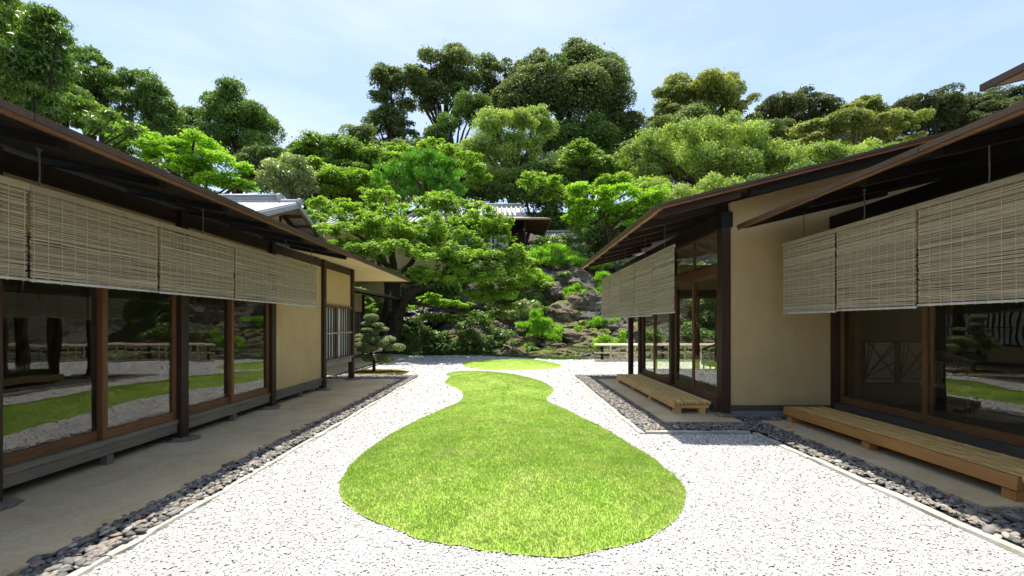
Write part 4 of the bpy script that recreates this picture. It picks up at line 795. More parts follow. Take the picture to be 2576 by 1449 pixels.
# ================================================================== rocks on the slope
rk = [  # px, py, Y, half sizes px, rotz, mat, label
 (1447,707,25.2,46,20,.3,'rock_bare','large pale boulder crowning the rock slope'),
 (1397,738,24.4,34,19,.9,'rock_bare','grey boulder left of and below the crowning boulder'),
 (1310,668,27.2,40,20,.2,'rock_bare','brown grey boulder below the tea house verandah'),
 (1372,690,26.6,40,13,.5,'rock_bare','sloping ledge under the spreading pine'),
 (1422,796,22.9,44,22,.6,'rock','long slab tilted down to the right in mid slope'),
 (1497,776,23.4,38,28,.4,'rock_bare','craggy purple grey rock beside the farthest blind'),
 (1486,808,22.7,24,20,.1,'rock_bare','grey rock beside the flat topped pine'),
 (1462,852,21.0,46,20,.2,'rock','broad cracked rock low on the slope left of the fence'),
 (1440,826,21.9,40,14,.7,'rock','layered rock above the broad cracked rock'),
 (1492,868,20.3,34,15,.2,'rock','weathered rock behind the left end of the fence'),
 (1487,897,18.6,34,8,.1,'rock_bare','low reddish flat stone at the gravel edge by the fence'),
 (1428,890,19.1,30,10,.8,'rock','low broken stone at the foot of the slope'),
 (1360,893,19.3,40,8,.1,'rock','mossy ledge behind the oval lawn'),
 (1305,886,19.8,36,11,.4,'rock','mossy stone at the left end of the ledge'),
 (1275,787,23.2,22,20,.2,'rock','mottled rock in the dark middle of the slope'),
 (1250,826,22.0,18,15,.7,'rock','small pointed rock in front of the mottled rock'),
 (1180,757,24.6,52,26,.1,'rock_bare','brown rock face behind the maple branches'),
 (1240,735,25.3,34,18,.5,'rock_bare','upper brown rock right of the rock face'),
 (1046,784,21.6,19,16,.3,'rock_wet','black wet waterfall rock beside the maple trunk'),
 (1042,806,21.2,24,11,.9,'rock_wet','dark rusty waterfall stone beneath the black rock'),
 (1090,790,22.2,26,22,.1,'rock_wet','dark rock face right of the waterfall stones'),
 (1545,830,21.8,34,22,.4,'rock_bare','grey rock seen between the blinds and the fence'),
 (1572,818,22.6,30,24,.9,'rock_bare','rock next to the free standing pavilion post'),
 (1535,868,20.2,24,14,.6,'rock','rock behind the bamboo fence uprights'),
 (1600,850,21.5,36,26,.2,'rock','mossy rock seen through the first pavilion window'),
 (1660,790,24,54,36,.5,'rock','yellow mossed rock bank seen through the pavilion'),
 (1730,800,25,56,40,.8,'rock','far mossy rock bank seen through the pavilion doors'),
 (1690,850,22,36,24,.3,'rock_bare','grey rock low behind the fence, seen through glass'),
 (1330,860,21.0,28,13,.2,'rock','mossy rock left of the bright young pine'),
 (1395,868,20.4,28,12,.6,'rock','rock right of the bright young pine'),
 (1340,735,25,30,15,.6,'rock','shaded rock among the shrubs in mid slope'),
 (1130,850,21,30,16,.6,'rock','dark rock between the azaleas at the foot of the slope'),
 (1455,760,23.9,34,16,.2,'rock','dark cracked rock under the middle pine'),
 (1520,740,25,40,20,.3,'rock_bare','rock at the top right behind the blinds'),
 (1410,848,21.3,26,12,.4,'rock','narrow rock between the young pine and the cracked rock')]
for i, (px, py, Y, rx, rz, ro, mt, lb) in enumerate(rk):
    k = Y / F; c = at(px, py, Y); c.z -= rz * k * .25
    rock('garden_rock', c, (rx * k * 1.35, (rx + rz) * .75 * k, rz * k * 1.6), ro * 1.2 - .4, i + 11, mt, lb, 4, group='rocks of the garden slope', tilt=random.uniform(-.1, .35))
rock('flat_stone', Vector((-5.6, 19.0, .03)), (1.0, .3, .07), .05, 77, 'stone_pale', 'long flat pale stone lying beside the clipped tree', 3)
rock('stepping_stone', Vector((3.1, 16.1, .005)), (.42, .18, .03), 0, 79, 'stone_pale', 'flat stepping stone in the gravel near the fence end', 3, cat='stone'); rock('stepping_stone', Vector((2.1, 16.9, .005)), (.4, .16, .03), .2, 80, 'stone_pale', 'flat stepping stone right of the oval lawn', 3, cat='stone')
rock('garden_rock', Vector((3.55, 2.35, .05)), (.16, .2, .1), .4, 81, 'stone_pad', 'tan stone at the bottom right corner by the kerb', 3)

# ================================================================== plants
NL = 0; COV = 1.43
def leaves(cl, n, size, aspect, mode, rng, shell=.2, upbias=.25, quad=False, spray=0.0):
    """cl: array (m,6) clump centre + radii -> verts, faces of n diamond leaves"""
    wgt = cl[:, 3] * cl[:, 4] + cl[:, 3] * cl[:, 5]; idx = rng.choice(len(cl), n, p=wgt / wgt.sum())
    d = unit(n, rng); d[:, 2] += upbias; d = nrm(d); r_ = 1 - np.abs(rng.normal(size=n)) * shell; r_ = np.clip(r_, .1, 1.08); sp = rng.random(n) < spray; r_ = np.where(sp, 1 + np.abs(rng.normal(size=n)) * .17, r_)
    p = cl[idx, :3] + d * r_[:, None] * cl[idx, 3:]
    if mode == 'needle':
        tn = nrm(d * .55 + np.array((0, 0, .75)) + rng.normal(size=(n, 3)) * .45); nn = nrm(np.cross(tn, rng.normal(size=(n, 3))))
    elif mode == 'flat':
        nn = nrm(np.array((0, 0, 1.0)) + d * .35 + rng.normal(size=(n, 3)) * .38); tn = nrm(np.cross(nn, rng.normal(size=(n, 3))) + d * .5 - np.array((0, 0, .15)))
    elif mode == 'droop':
        nn = nrm(d * .7 + np.array((0, 0, .55)) + rng.normal(size=(n, 3)) * .5); tn = nrm(np.cross(nn, rng.normal(size=(n, 3))) - np.array((0, 0, .7)))
    else:
        nn = nrm(d * .6 + np.array((0, 0, .7)) + rng.normal(size=(n, 3)) * .55); tn = nrm(np.cross(nn, rng.normal(size=(n, 3))))
    b = nrm(np.cross(nn, tn)); L_ = size * rng.uniform(.65, 1.3, n); W = L_ * aspect
    leaves.tint = rng.random(len(cl))[idx]
    if not quad:
        v = np.empty((n, 3, 3)); q = p - tn * (L_ * .5)[:, None]; v[:, 0] = q - b * (W * .55)[:, None]; v[:, 1] = q + b * (W * .55)[:, None] + nn * (L_ * .12)[:, None]; v[:, 2] = p + tn * (L_ * .55)[:, None]
        return v.reshape(-1, 3), np.arange(n * 3).reshape(-1, 3)
    v = np.empty((n, 4, 3)); v[:, 0] = p - tn * (L_ * .5)[:, None]; v[:, 1] = p + b * (W * .5)[:, None]; v[:, 2] = p + tn * (L_ * .5)[:, None]; v[:, 3] = p - b * (W * .5)[:, None]
    v[:, 1] += nn * (L_ * .1)[:, None]; v[:, 3] += nn * (L_ * .1)[:, None]
    return v.reshape(-1, 3), np.arange(n * 4).reshape(-1, 4)
ST = {  # material, clump radius share, flatness, leaf size (x Y), aspect, mode, cover, shell, bark, clump count, up bias
 'camphor': ('leaf_camphor', .40, .70, .0050, .5, 'any', 3.8, .16, 'bark', 2.4, .65),
 'dark': ('leaf_dark', .40, .75, .0052, .5, 'any', 3.4, .2, 'bark', 1.8, .55),
 'glossy': ('leaf_glossy', .34, .75, .0056, .45, 'droop', 3.2, .22, 'bark', 1.8, .5),
 'oak': ('leaf_oak', .36, .6, .0125, .27, 'droop', 3.0, .55, 'bark', 1.7, .3),
 'maple': ('leaf_maple', .28, .56, .0056, .62, 'flat', 2.5, .5, 'bark', 2.0, .45),
 'mapleb': ('leaf_maple_bright', .33, .48, .0056, .62, 'flat', 2.7, .5, 'bark', 2.0, .45),
 'mapled': ('leaf_maple_deep', .33, .5, .0056, .6, 'flat', 2.7, .5, 'bark', 2.0, .45),
 'cherry': ('leaf_cherry', .30, .7, .0056, .42, 'droop', 2.2, .55, 'bark', 1.9, .35),
 'yellow': ('leaf_yellowish', .32, .55, .0054, .5, 'any', 2.5, .25, 'bark_pale', 1.6, .6),
 'sparse': ('leaf_camphor', .36, .6, .0052, .5, 'any', 2.0, .3, 'bark', 1.5, .5),
 'pine': ('leaf_pine', .30, .42, .0115, .13, 'needle', 2.0, .4, 'bark_red', 2.0, .5),
 'pineb': ('leaf_pine_bright', .36, .45, .0095, .14, 'needle', 2.2, .5, 'bark', 2.0, .5),
 'azalea': ('leaf_azalea', .42, .75, .0054, .5, 'any', 2.6, .3, 'bark', 2.2, .5),
 'shade': ('leaf_dark', .40, .7, .0060, .5, 'any', 2.6, .35, 'bark', 2.2, .4),
 'pale': ('leaf_pale', .36, .65, .0050, .5, 'any', 2.6, .35, 'bark_pale', 2.2, .5),
 'far': ('leaf_far', .36, .6, .0048, .55, 'any', 2.8, .18, 'bark', 1.8, .6),
 'fern': ('leaf_maple_bright', .5, .8, .0085, .3, 'droop', 2.0, .6, 'bark', 2.5, .3)}
def plant(name, label, cat, style, Y, lobes, seed, nbr=6, trunk=None, base=None, group=None, dens=1.0, depth=.9, tr=None, tm=None, crown='crown'):
    """lobes: ellipses (px, py, rx, ry[, dY]) -> real ellipsoids at depth Y; leaf clumps, branches and a trunk down to the ground"""
    global NL
    mt, cs, fl_, ls, asp, mode, cov, shell, bark, nc, ub = ST[style]; rng = np.random.default_rng(seed); bark = tm or bark
    cls = []; area = 0
    for lb in lobes:
        px, py, rx, ry = lb[:4]; ws = {'sparse': 1.3, 'camphor': 1.2, 'yellow': 1.2, 'far': 1.2, 'glossy': 1.15}.get(style, 1.1); rx *= ws; ry *= min(ws, 1.18); yy = Y + (lb[4] if len(lb) > 4 else 0); k = yy / F; c = np.array(at(px, py, yy)); rx *= k; rz = ry * k; rd = (rx + rz) / 2 * depth
        area += math.pi * rx * rz; rc = cs * (rx * rz) ** .5; m = max(5, int(nc * (rx * rz + rd * rz + rx * rd) / 3 / rc ** 2))
        d = unit(m, rng); d[:, 2] = np.where((d[:, 2] < -.3) & (rng.random(m) < .5), -d[:, 2] * .6, d[:, 2]); d = nrm(d); q = rng.uniform(.25, 1, m) ** .6
        f_ = np.maximum(.3, 1 - rc / np.array([rx, rd, rz]) * np.array([.8, .8, .8 * fl_])); cc = c + d * q[:, None] * np.array([rx, rd, rz]) * f_; r_ = rc * np.clip(rng.lognormal(-.08, .38, m), .4, 1.6)
        cls.append(np.column_stack([cc, r_, r_, r_ * fl_]))
    cl = np.concatenate(cls); size = ls * Y * 1.06; n = int(dens * cov * COV * area / (size * size * asp * .5) * 1.0); NL += n
    ctr = cl[:, :3].mean(0); bx_, by_ = (base if base else (ctr[0], ctr[1])); bz = hill(bx_, by_) - .1; lo = cl[:, 2].min(); hi = cl[:, 2].max()
    root = empty(name, (bx_, by_, bz), label, cat, group)
    if trunk is None: trunk = True
    if trunk:
        r0 = tr or max(.05, .028 * (hi - bz)); top = Vector((ctr[0], ctr[1], lo + (hi - lo) * .45)); b0 = Vector((bx_, by_, bz)); pts = []; 
        for j in range(7):
            u = j / 6; p = b0.lerp(top, u); p.x += math.sin(u * 5 + seed) * r0 * 1.3; p.y += math.cos(u * 4 + seed) * r0; pts.append(p)
        MB().tube(pts, [r0 * (1.25 if j == 0 else 1) * (1 - .1 * j) for j in range(7)], 8).build('trunk', bark, root, smooth=True)
        sel = rng.choice(len(cl), min(nbr, len(cl)), replace=False)
        for s2 in sel:
            tgt = Vector(cl[s2, :3]); u = float(np.clip((tgt.z - bz) / max(hi - bz, .1) * .75, .25, .9)); st_ = b0.lerp(top, u); mid = st_.lerp(tgt, .5) + Vector((rng.normal() * .05, rng.normal() * .05, .1)) * (tgt - st_).length
            q = [st_, st_.lerp(mid, .55) + Vector((0, 0, .03)), mid, mid.lerp(tgt, .6), tgt]; MB().tube(q, [r0 * .42, r0 * .34, r0 * .27, r0 * .18, r0 * .07], 6).build('branch', bark, root, smooth=True)
    v, f = leaves(cl, n, size, asp, mode, rng, shell, quad=(style == 'oak'), spray=.035, upbias=ub); co_ = npmesh(crown, v, f, mt, root); at_ = co_.data.attributes.new('tint', 'FLOAT', 'POINT'); at_.data.foreach_set('value', np.repeat(leaves.tint, f.shape[1]).astype(np.float32))
    return root
T = lambda *a, **k: plant('tree', a[0], 'tree', *a[1:], **k)
# skyline and hillside trees
T('large camphor tree with billowing olive crown, tallest at the centre of the skyline', 'camphor', 50, [(1425,215,130,95), (1350,200,60,60), (1520,240,90,95), (1400,290,140,80), (1290,250,52,40), (1560,310,55,70), (1470,150,60,35)], 1, 22, dens=.95, tr=.7)
T('dark leaf mass tree directly beneath the large camphor', 'dark', 47, [(1480,345,120,50), (1560,360,60,50), (1400,360,60,40)], 2, 8)
T('tall ivy clad tree with two rounded crowns left of the large camphor', 'sparse', 52, [(1085,175,45,50), (1150,165,42,48), (1110,215,70,42), (1075,250,40,42), (1150,265,34,60), (1185,210,34,44), (1050,200,30,40)], 3, 18, dens=1.25, tr=.4)
T('slim tree between the ivy clad tree and the large camphor', 'sparse', 54, [(1235,185,42,38), (1285,180,36,32), (1245,235,48,44), (1205,225,34,44)], 4, 12, dens=1.15, tr=.35)
T('gaunt tall tree with bare outer branches at the left end of the central group', 'sparse', 49, [(975,195,40,38), (1005,235,48,60), (950,250,36,22), (985,310,42,60), (1020,345,44,45), (940,345,44,30), (1035,200,30,40), (960,290,44,44)], 5, 20, dens=1.0, tr=.42)
T('bright green broadleaf tree below the ivy clad tree', 'glossy', 43, [(1180,290,50,45), (1110,335,45,42), (1215,270,30,28), (1080,375,40,30)], 6, 7, dens=1.0)
T('round crowned tree standing alone on the skyline right of the camphor', 'yellow', 55, [(1770,250,110,62), (1700,260,55,50), (1840,265,60,55), (1770,215,70,32), (1680,300,52,40), (1850,310,52,32), (1770,290,100,45)], 7, 20, dens=1.05, tr=.45)
T('yellowish evergreen with pale limbs above the pavilion roof', 'yellow', 44, [(2160,330,110,50), (2240,320,80,45), (2070,350,70,45), (2160,275,60,28), (2280,370,50,40), (2050,400,60,30)], 8, 16, dens=1.15, tr=.38)
T('round topped evergreen on the left skyline, densest crown there', 'glossy', 36, [(590,270,85,62), (640,320,60,70), (540,300,58,70), (600,370,80,60), (655,390,50,50)], 9, 8, dens=1.0)
T('lumpy dark tree on the left skyline, nearest the big oak', 'glossy', 31, [(235,165,48,42), (215,210,50,45), (265,210,42,60), (230,260,70,60)], 10, 6)
T('pointed lumpy tree on the left skyline between two rounder crowns', 'glossy', 32, [(340,205,36,38), (385,245,46,45), (340,270,60,55), (415,290,50,45), (390,330,70,40)], 11, 6)
T('small dark tree in the notch of the left skyline', 'dark', 38, [(465,300,32,40), (480,350,45,50)], 12, 4)
T('grey green glossy bush tree behind the gabled house', 'pale', 27, [(740,420,50,40), (700,455,50,45), (765,460,40,35)], 13, 5, dens=.9)
T('deep green tree in shadow behind the glossy bush tree', 'dark', 33, [(690,420,70,60), (640,440,60,60), (790,470,70,50), (860,480,80,45)], 14, 5)
T('spreading green cherry tree under the notch in the skyline', 'mapled', 31, [(820,375,85,42), (890,405,75,45), (770,400,60,40), (850,440,100,50), (930,430,40,40)], 15, 10, dens=1.1)
T('low round bush tree at the skyline gap left of the gaunt tree', 'camphor', 44, [(900,345,42,30), (940,385,50,30)], 16, 4)
T('light green feathery cherry tree above the tea house', 'cherry', 37, [(1265,330,90,55), (1330,340,80,60), (1220,390,90,55), (1320,410,90,60), (1260,455,100,50), (1350,300,40,28)], 17, 14, dens=1.2)
T('light green feathery cherry tree filling the slope above the pavilion roof', 'cherry', 34, [(1700,365,120,52), (1830,350,110,50), (1620,400,80,45), (1760,420,150,55), (1900,400,90,60), (1660,440,80,45), (1850,440,120,45), (1960,420,60,50)], 18, 18, dens=1.15)
T('olive layered maple right of the tea house cherry', 'mapled', 35, [(1450,395,60,35), (1480,430,70,40), (1430,450,50,40), (1520,450,50,40), (1500,410,40,25)], 19, 8, dens=1.0)
T('yellow green maple in front of the tea house annex', 'mapleb', 26.5, [(1490,490,70,32), (1560,500,80,40), (1480,540,75,40), (1580,550,80,42), (1440,560,40,30), (1640,510,60,40)], 20, 10, dens=.95)
T('dark green shrub tree under the yellow green maple', 'shade', 27.5, [(1480,600,70,36), (1550,610,70,40), (1430,620,40,28), (1600,590,60,40), (1500,640,60,25)], 21, 5)
T('glossy evergreen filling the slope behind the pavilion ridge', 'glossy', 31, [(2080,440,90,45), (2000,460,70,45), (2180,420,80,40), (2260,400,60,40), (1930,480,80,40)], 22, 7, dens=.9)
T('leafy tree behind the pavilion eave, below the cherry', 'cherry', 29, [(1700,500,90,40), (1620,480,60,35), (1800,480,90,40)], 23, 6, dens=.9)
T('shadowy evergreen behind the tea house roof', 'shade', 36, [(1370,440,70,45), (1300,495,110,40), (1400,500,80,50), (1200,490,70,40), (1380,560,60,40)], 24, 6)
T('dark evergreen at the left behind the red pine', 'shade', 35, [(900,500,90,45), (990,490,70,40), (830,490,60,40), (1100,470,60,40)], 25, 5)
T('bright yellow green maple rising behind the left roof', 'mapleb', 21, [(400,380,75,50), (490,390,85,55), (560,430,70,45), (450,440,100,45), (600,470,50,25), (340,350,60,38), (520,470,80,30)], 26, 12, dens=1.0)
T('leafy green tree linking the big oak and the bright maple', 'maple', 24, [(290,340,50,45), (330,390,60,50), (250,300,40,40)], 27, 5)
T('dark wooded ridge tree between the left round tree and the gaunt tree', 'dark', 44, [(760,400,80,50), (850,400,70,40), (700,430,70,60)], 200, 4)
T('dark wooded ridge tree under the gaunt tree', 'dark', 45, [(960,430,90,50), (1050,420,80,50), (1020,390,50,30)], 201, 4)
T('dark wooded ridge tree left of the feathery cherry', 'camphor', 44, [(1130,420,80,50), (1190,440,70,50)], 202, 4)
T('dark wooded ridge tree under the large camphor, right of the cherry', 'dark', 43, [(1450,430,90,50), (1560,430,90,45), (1600,380,50,40)], 203, 4)
T('ridge tree under the round crowned tree', 'camphor', 48, [(1720,330,90,40), (1840,340,90,40), (1640,360,60,40), (1930,340,60,30)], 204, 5)
T('ridge tree between the round crowned tree and the yellowish evergreen', 'camphor', 58, [(1960,340,60,30), (2040,345,70,35), (1990,380,80,40)], 205, 5)
T('fresh green tree filling the slope behind the gabled house', 'maple', 29, [(790,440,70,45), (870,460,80,45), (930,470,60,40), (740,480,50,40)], 206, 8)
T('fresh green tree between the red pine and the cherry', 'maple', 33, [(1160,400,60,40), (1100,380,50,35), (1180,450,50,40), (1000,400,60,40)], 207, 8)
T('leafy green tree on the right slope below the yellowish evergreen', 'cherry', 32, [(2040,400,80,45), (2120,410,80,40), (2200,395,70,40)], 208, 8)
T('light maple below the cherry, left of the pavilion eave', 'maple', 30, [(1560,470,70,35), (1630,470,60,30), (1420,500,60,35), (1360,470,60,40)], 209, 8)
for i_, (lb_, px_, py0) in enumerate([('farthest left, behind the gabled house trees', 760, 430), ('behind the red pine', 950, 430), ('left of the feathery cherry', 1130, 430), ('behind the feathery cherry', 1320, 430), ('below the large camphor', 1500, 420), ('below the round crowned tree', 1690, 400), ('behind the right cherry', 1880, 390), ('farthest right, behind the yellowish evergreen', 2080, 400)]):
    T('dark tree of the wooded ridge, ' + lb_, 'dark', 57 + i_ % 3, [(px_, py0, 95, 50), (px_ - 60, py0 + 50, 80, 50), (px_ + 60, py0 + 45, 80, 50)], 220 + i_, 3, group='trees of the wooded ridge', dens=.6)
# big oak over the left roof: long glossy leaves
plant('tree', 'big oak with long glossy leaves filling the top left corner', 'tree', 'oak', 10.5, [(20,60,130,75), (110,120,75,70), (40,190,130,70), (-60,120,90,90), (130,60,50,45), (90,260,80,50), (200,280,60,45), (265,310,55,35), (150,310,60,35), (330,330,30,22), (400,415,28,14)], 28, 16, base=(-12.5, 10.2), dens=.95, tr=.13)
plant('tree', 'leafy oak behind the big oak at the left edge', 'tree', 'glossy', 16, [(30,120,110,100), (120,200,80,90), (20,260,120,70)], 29, 6, base=(-19.5, 16.2), dens=.9)
# far hill trees
far = [(1960,268,60,26), (2030,262,70,26), (2085,285,50,28), (1990,305,70,30), (2350,262,80,28), (2440,256,70,26), (2520,250,60,24), (2400,290,90,34), (2500,290,70,34), (2330,310,70,36), (2420,330,80,36), (2560,320,80,40), (2600,270,70,36), (1930,300,45,26), (2260,285,60,26), (2180,300,60,30), (2300,270,50,26), (2480,345,80,36), (2230,330,70,40)]
flab = ['at its left end', 'second from its left end', 'in its notch', 'below its left peak', 'at the start of its right hump', 'on the middle of its right hump', 'on the right of its right hump', 'below the right hump', 'above the near roof edge', 'lowest at its centre', 'just above the eave', 'hidden low at the right', 'at the right edge of the photo', 'beside the round crowned tree', 'behind the yellowish evergreen', 'low behind the yellowish evergreen', 'between its two humps', 'half hidden by the near eave', 'in the dip right of the yellowish evergreen']
for i, lb in enumerate(far): plant('tree', 'dark tree of the far wooded hill, ' + flab[i], 'tree', 'far', 95 + (i % 4) * 3, [lb, (lb[0] - lb[2] * .4, lb[1] + 14, lb[2] * .6, lb[3] * .8), (lb[0] + lb[2] * .45, lb[1] + 10, lb[2] * .6, lb[3] * .8)], 60 + i, 3, group='trees of the far wooded hill', dens=.75)
# red pine
plant('pine_tree', 'red pine with bright green needle pads rising behind the maple', 'tree', 'pine', 26.5, [(1000,425,60,22), (1080,410,75,25), (1050,445,90,25), (1130,450,45,28), (970,450,40,20), (1100,480,70,22), (1010,480,60,20), (1060,395,40,16), (1150,485,28,18)], 31, 12, base=(-5.2, 26.8), dens=1.1, tr=.2)

# the great maple by the gravel
mp_ = plant('maple_tree', 'large spreading maple with dark forked trunk in the centre left', 'tree', 'maple', 18.6,
 [(830,520,70,28,1), (790,560,45,30,0), (900,530,80,38,.5), (960,500,60,36,1.2), (1080,515,80,36,.8), (1150,520,70,34,1), (860,590,90,36,-.8), (960,575,90,40,-1), (1080,580,100,44,-1), (1180,575,80,40,0), (1250,595,55,34,.5), (1000,635,110,34,-1.5), (1110,650,110,34,-1.6), (1220,645,80,32,-.5), (1290,640,55,26,0), (1300,690,60,26,.5), (1240,745,70,20,.3), (1310,665,40,24,.2), (1150,690,80,30,-1), (1200,700,90,26,-.5), (1090,705,70,24,-.8), (1300,720,40,20,.5), (930,640,60,28,-1), (1200,745,60,18,0), (880,640,50,26,-.5), (1050,690,60,22,-1.5), (960,690,50,20,-1), (1130,560,60,40,.5), (1020,545,60,40,0), (1210,555,60,40,.5), (1255,560,40,30,.5), (1165,610,70,40,-.4), (1060,610,70,40,-.8), (930,560,60,40,.2)], 32, 0, trunk=False, base=(-5.3, 19.6), dens=1.05, depth=1.0)
def limb(root, name, pix, r0, r1, mat='bark'):
    pts = [at(*p) for p in pix]; n = len(pts); q = []
    for i in range(n - 1):
        for s2 in range(4): q.append(pts[i].lerp(pts[i + 1], s2 / 4) + Vector((random.gauss(0, .015), random.gauss(0, .015), random.gauss(0, .015))))
    q.append(pts[-1]); MB().tube(q, [r0 + (r1 - r0) * j / (len(q) - 1) for j in range(len(q))], 9).build(name, mat, root, smooth=True)
limb(mp_, 'trunk', [(978,900,19.6), (988,850,19.6), (1000,800,19.4), (1004,776,19.3)], .38, .28)
limb(mp_, 'branch', [(1004,780,19.3), (1020,755,19), (1040,730,18.7), (1068,722,18.3), (1105,700,18), (1160,680,17.6), (1230,690,17.6)], .26, .05)
limb(mp_, 'branch', [(1001,785,19.3), (996,740,19.3), (993,690,19.2), (985,630,19), (975,560,18.8), (970,500,19)], .27, .05)
limb(mp_, 'branch', [(996,720,19.3), (1020,680,19), (1050,640,18.6), (1100,600,18.2), (1140,540,18.4)], .17, .03)
limb(mp_, 'branch', [(993,690,19.2), (960,650,18.8), (910,600,18.4), (850,560,18.4)], .15, .03)
limb(mp_, 'branch', [(1050,640,18.6), (1120,645,18), (1200,630,18), (1270,650,18.2)], .09, .02)
limb(mp_, 'branch', [(1030,762,19), (1060,765,18.8), (1100,775,18.8), (1150,785,18.8), (1190,780,18.8)], .1, .03)
limb(mp_, 'branch', [(985,630,19), (930,590,18.4), (880,530,18.6)], .1, .02); limb(mp_, 'branch', [(975,560,18.8), (1040,530,18.6), (1080,490,18.8)], .08, .02)
m2 = plant('maple_tree', 'slimmer dark maple trunk leaning beside the large maple', 'tree', 'maple', 20.5, [(900,560,60,30), (860,620,50,26), (930,600,60,30), (920,670,40,20)], 33, 0, trunk=False, base=(-6.9, 20.6))
limb(m2, 'trunk', [(950,870,20.6), (962,815,20.5), (975,760,20.4), (972,715,20.3), (950,650,20.2), (925,600,20.2)], .2, .06); limb(m2, 'branch', [(974,740,20.3), (985,700,20.2), (965,640,20)], .12, .04)
plant('maple_tree', 'low bright maple spray lit up under the large maple', 'tree', 'mapleb', 19.6, [(1080,752,42,18), (1110,765,50,16), (1045,775,40,14), (1150,770,40,14)], 34, 4, base=(-3.9, 20.4), dens=.85, tr=.05)
plant('maple_tree', 'shaded maple branch spray hanging over the azaleas', 'tree', 'mapled', 19.4, [(1150,800,70,14), (1220,795,60,16), (1080,800,50,14), (1270,780,50,18)], 35, 4, base=(-2.6, 20.6), dens=.9, tr=.06)

# shrubs and small pines of the slope
S = lambda *a, **k: plant('shrub', a[0], 'shrub', *a[1:], trunk=k.pop('trunk', False), crown='foliage', **k)
S('dark camellia shrub right of the clipped tree', 'shade', 19.9, [(1040,835,40,32), (1070,850,30,28), (1020,855,25,25)], 40)
S('dark azalea mound at the foot of the great maple', 'azalea', 20.2, [(1100,850,35,26), (1130,865,30,20)], 41)
S('azalea mound in shade left of the mossy ledge', 'shade', 20.0, [(1180,850,45,26), (1220,860,40,24), (1160,870,30,18)], 42)
S('sunlit leafy shrub above the dark azaleas', 'azalea', 20.8, [(1210,815,40,22), (1175,825,30,18), (1245,840,30,20)], 43)
S('leafy green shrub beside the small pointed rock', 'azalea', 20.6, [(1275,850,26,22), (1260,870,25,14)], 44)
S('pale variegated shrub cascading in mid slope', 'pale', 22.2, [(1330,770,38,18), (1300,790,28,16)], 45)
S('fresh green shrub beneath the maple tips', 'maple', 23.6, [(1330,700,40,26), (1370,720,30,22), (1300,730,40,22)], 46)
S('green shrub bank left of the grey boulder', 'azalea', 23.6, [(1340,760,45,22), (1290,755,40,24), (1380,775,24,14)], 47)
S('pale flowering bush below the tea house', 'pale', 26.6, [(1450,628,32,18), (1400,610,25,16), (1475,650,28,14)], 48)
S('round dark bush beside the tea house post', 'azalea', 27, [(1370,608,28,14), (1345,625,24,12)], 49)
S('yellowish bush on the ledge under the spreading pine', 'yellow', 25.6, [(1345,672,15,16)], 50)
S('rounded bush left of the tilted slab', 'azalea', 22.4, [(1370,780,18,12), (1345,805,24,14)], 51)
S('mossy green bush right of the tilted slab', 'azalea', 22.6, [(1420,775,18,14), (1452,790,16,10)], 52)
S('leafy weed clump below the young pine', 'fern', 20.2, [(1400,858,18,12), (1330,872,22,8)], 53)
S('fern clump on the broad cracked rock', 'fern', 20.8, [(1455,828,18,7), (1475,838,12,6)], 54)
S('bright feathery bush directly behind the left end of the fence', 'fern', 18.6, [(1520,858,28,18), (1510,870,24,12)], 55)
S('upright fern right of the bright feathery bush', 'fern', 19, [(1565,850,14,22), (1555,868,20,12)], 56)
S('trimmed round azalea ball seen through the pavilion glass', 'azalea', 19.6, [(1640,852,32,32)], 57)
S('second trimmed azalea ball farther behind the glass', 'azalea', 21, [(1745,840,34,28), (1770,850,26,22)], 58)
S('pale glossy bush high behind the pavilion glass', 'pale', 23, [(1730,770,40,26), (1790,790,36,24), (1760,740,40,22)], 59)
S('dark shrub mass behind the right door of the pavilion', 'shade', 22, [(1800,760,40,60), (1850,800,40,60), (1820,840,40,30)], 60)
S('dark spreading tree canopy seen high through the pavilion', 'shade', 24, [(1720,700,70,36), (1800,690,60,40), (1640,720,50,30)], 61)
S('leafy low plants behind the fence seen through glass', 'pale', 17.6, [(1640,893,40,12), (1700,893,50,14), (1760,895,40,14)], 62)
S('dark ground shrubs below the waterfall stones', 'shade', 20.3, [(1000,860,30,22), (960,865,24,18), (1090,875,40,12)], 63)
S('low shrubs lining the gravel under the great maple', 'shade', 19.9, [(1140,882,40,9), (1200,884,40,9), (1080,884,34,8)], 64)
S('leafy shrubs behind the far left wing', 'maple', 21.5, [(920,770,30,26), (900,740,30,22), (935,800,20,20)], 65)
S('dim shrub wall behind the maple trunks', 'shade', 23, [(940,790,50,40), (1010,760,50,40), (1100,730,60,36), (900,700,60,50), (1040,700,50,40)], 66)
S('dim shrub wall under the centre of the maple', 'shade', 24.2, [(1150,700,60,40), (1230,690,60,40), (1280,720,40,30)], 67)
S('low mossy shrubs behind the oval lawn', 'azalea', 19.7, [(1290,868,26,10), (1340,880,26,8), (1385,882,22,8)], 68)
S('fresh green bush above the crowning boulder', 'pale', 26, [(1510,672,34,16), (1545,660,36,18), (1575,690,30,24)], 69)
S('green shrubs behind the farthest blind', 'maple', 25, [(1540,720,40,24), (1600,700,40,28), (1500,740,20,18), (1660,660,60,30)], 70)
S('round bush between the boulders in upper mid slope', 'azalea', 24.6, [(1420,690,20,10), (1345,715,18,14)], 71)
S('grassy tuft right of the young pine', 'fern', 20.4, [(1402,845,12,12)], 72)
S('small azalea tucked under the crowning boulder', 'azalea', 23.6, [(1460,745,20,10), (1490,760,16,10)], 90)
S('mossy bush between the cracked rock and the layered rock', 'azalea', 20.9, [(1428,838,18,9), (1408,830,12,9)], 91)
S('low bush above the flat topped pine', 'azalea', 22.8, [(1525,785,22,11), (1550,795,16,10)], 92)
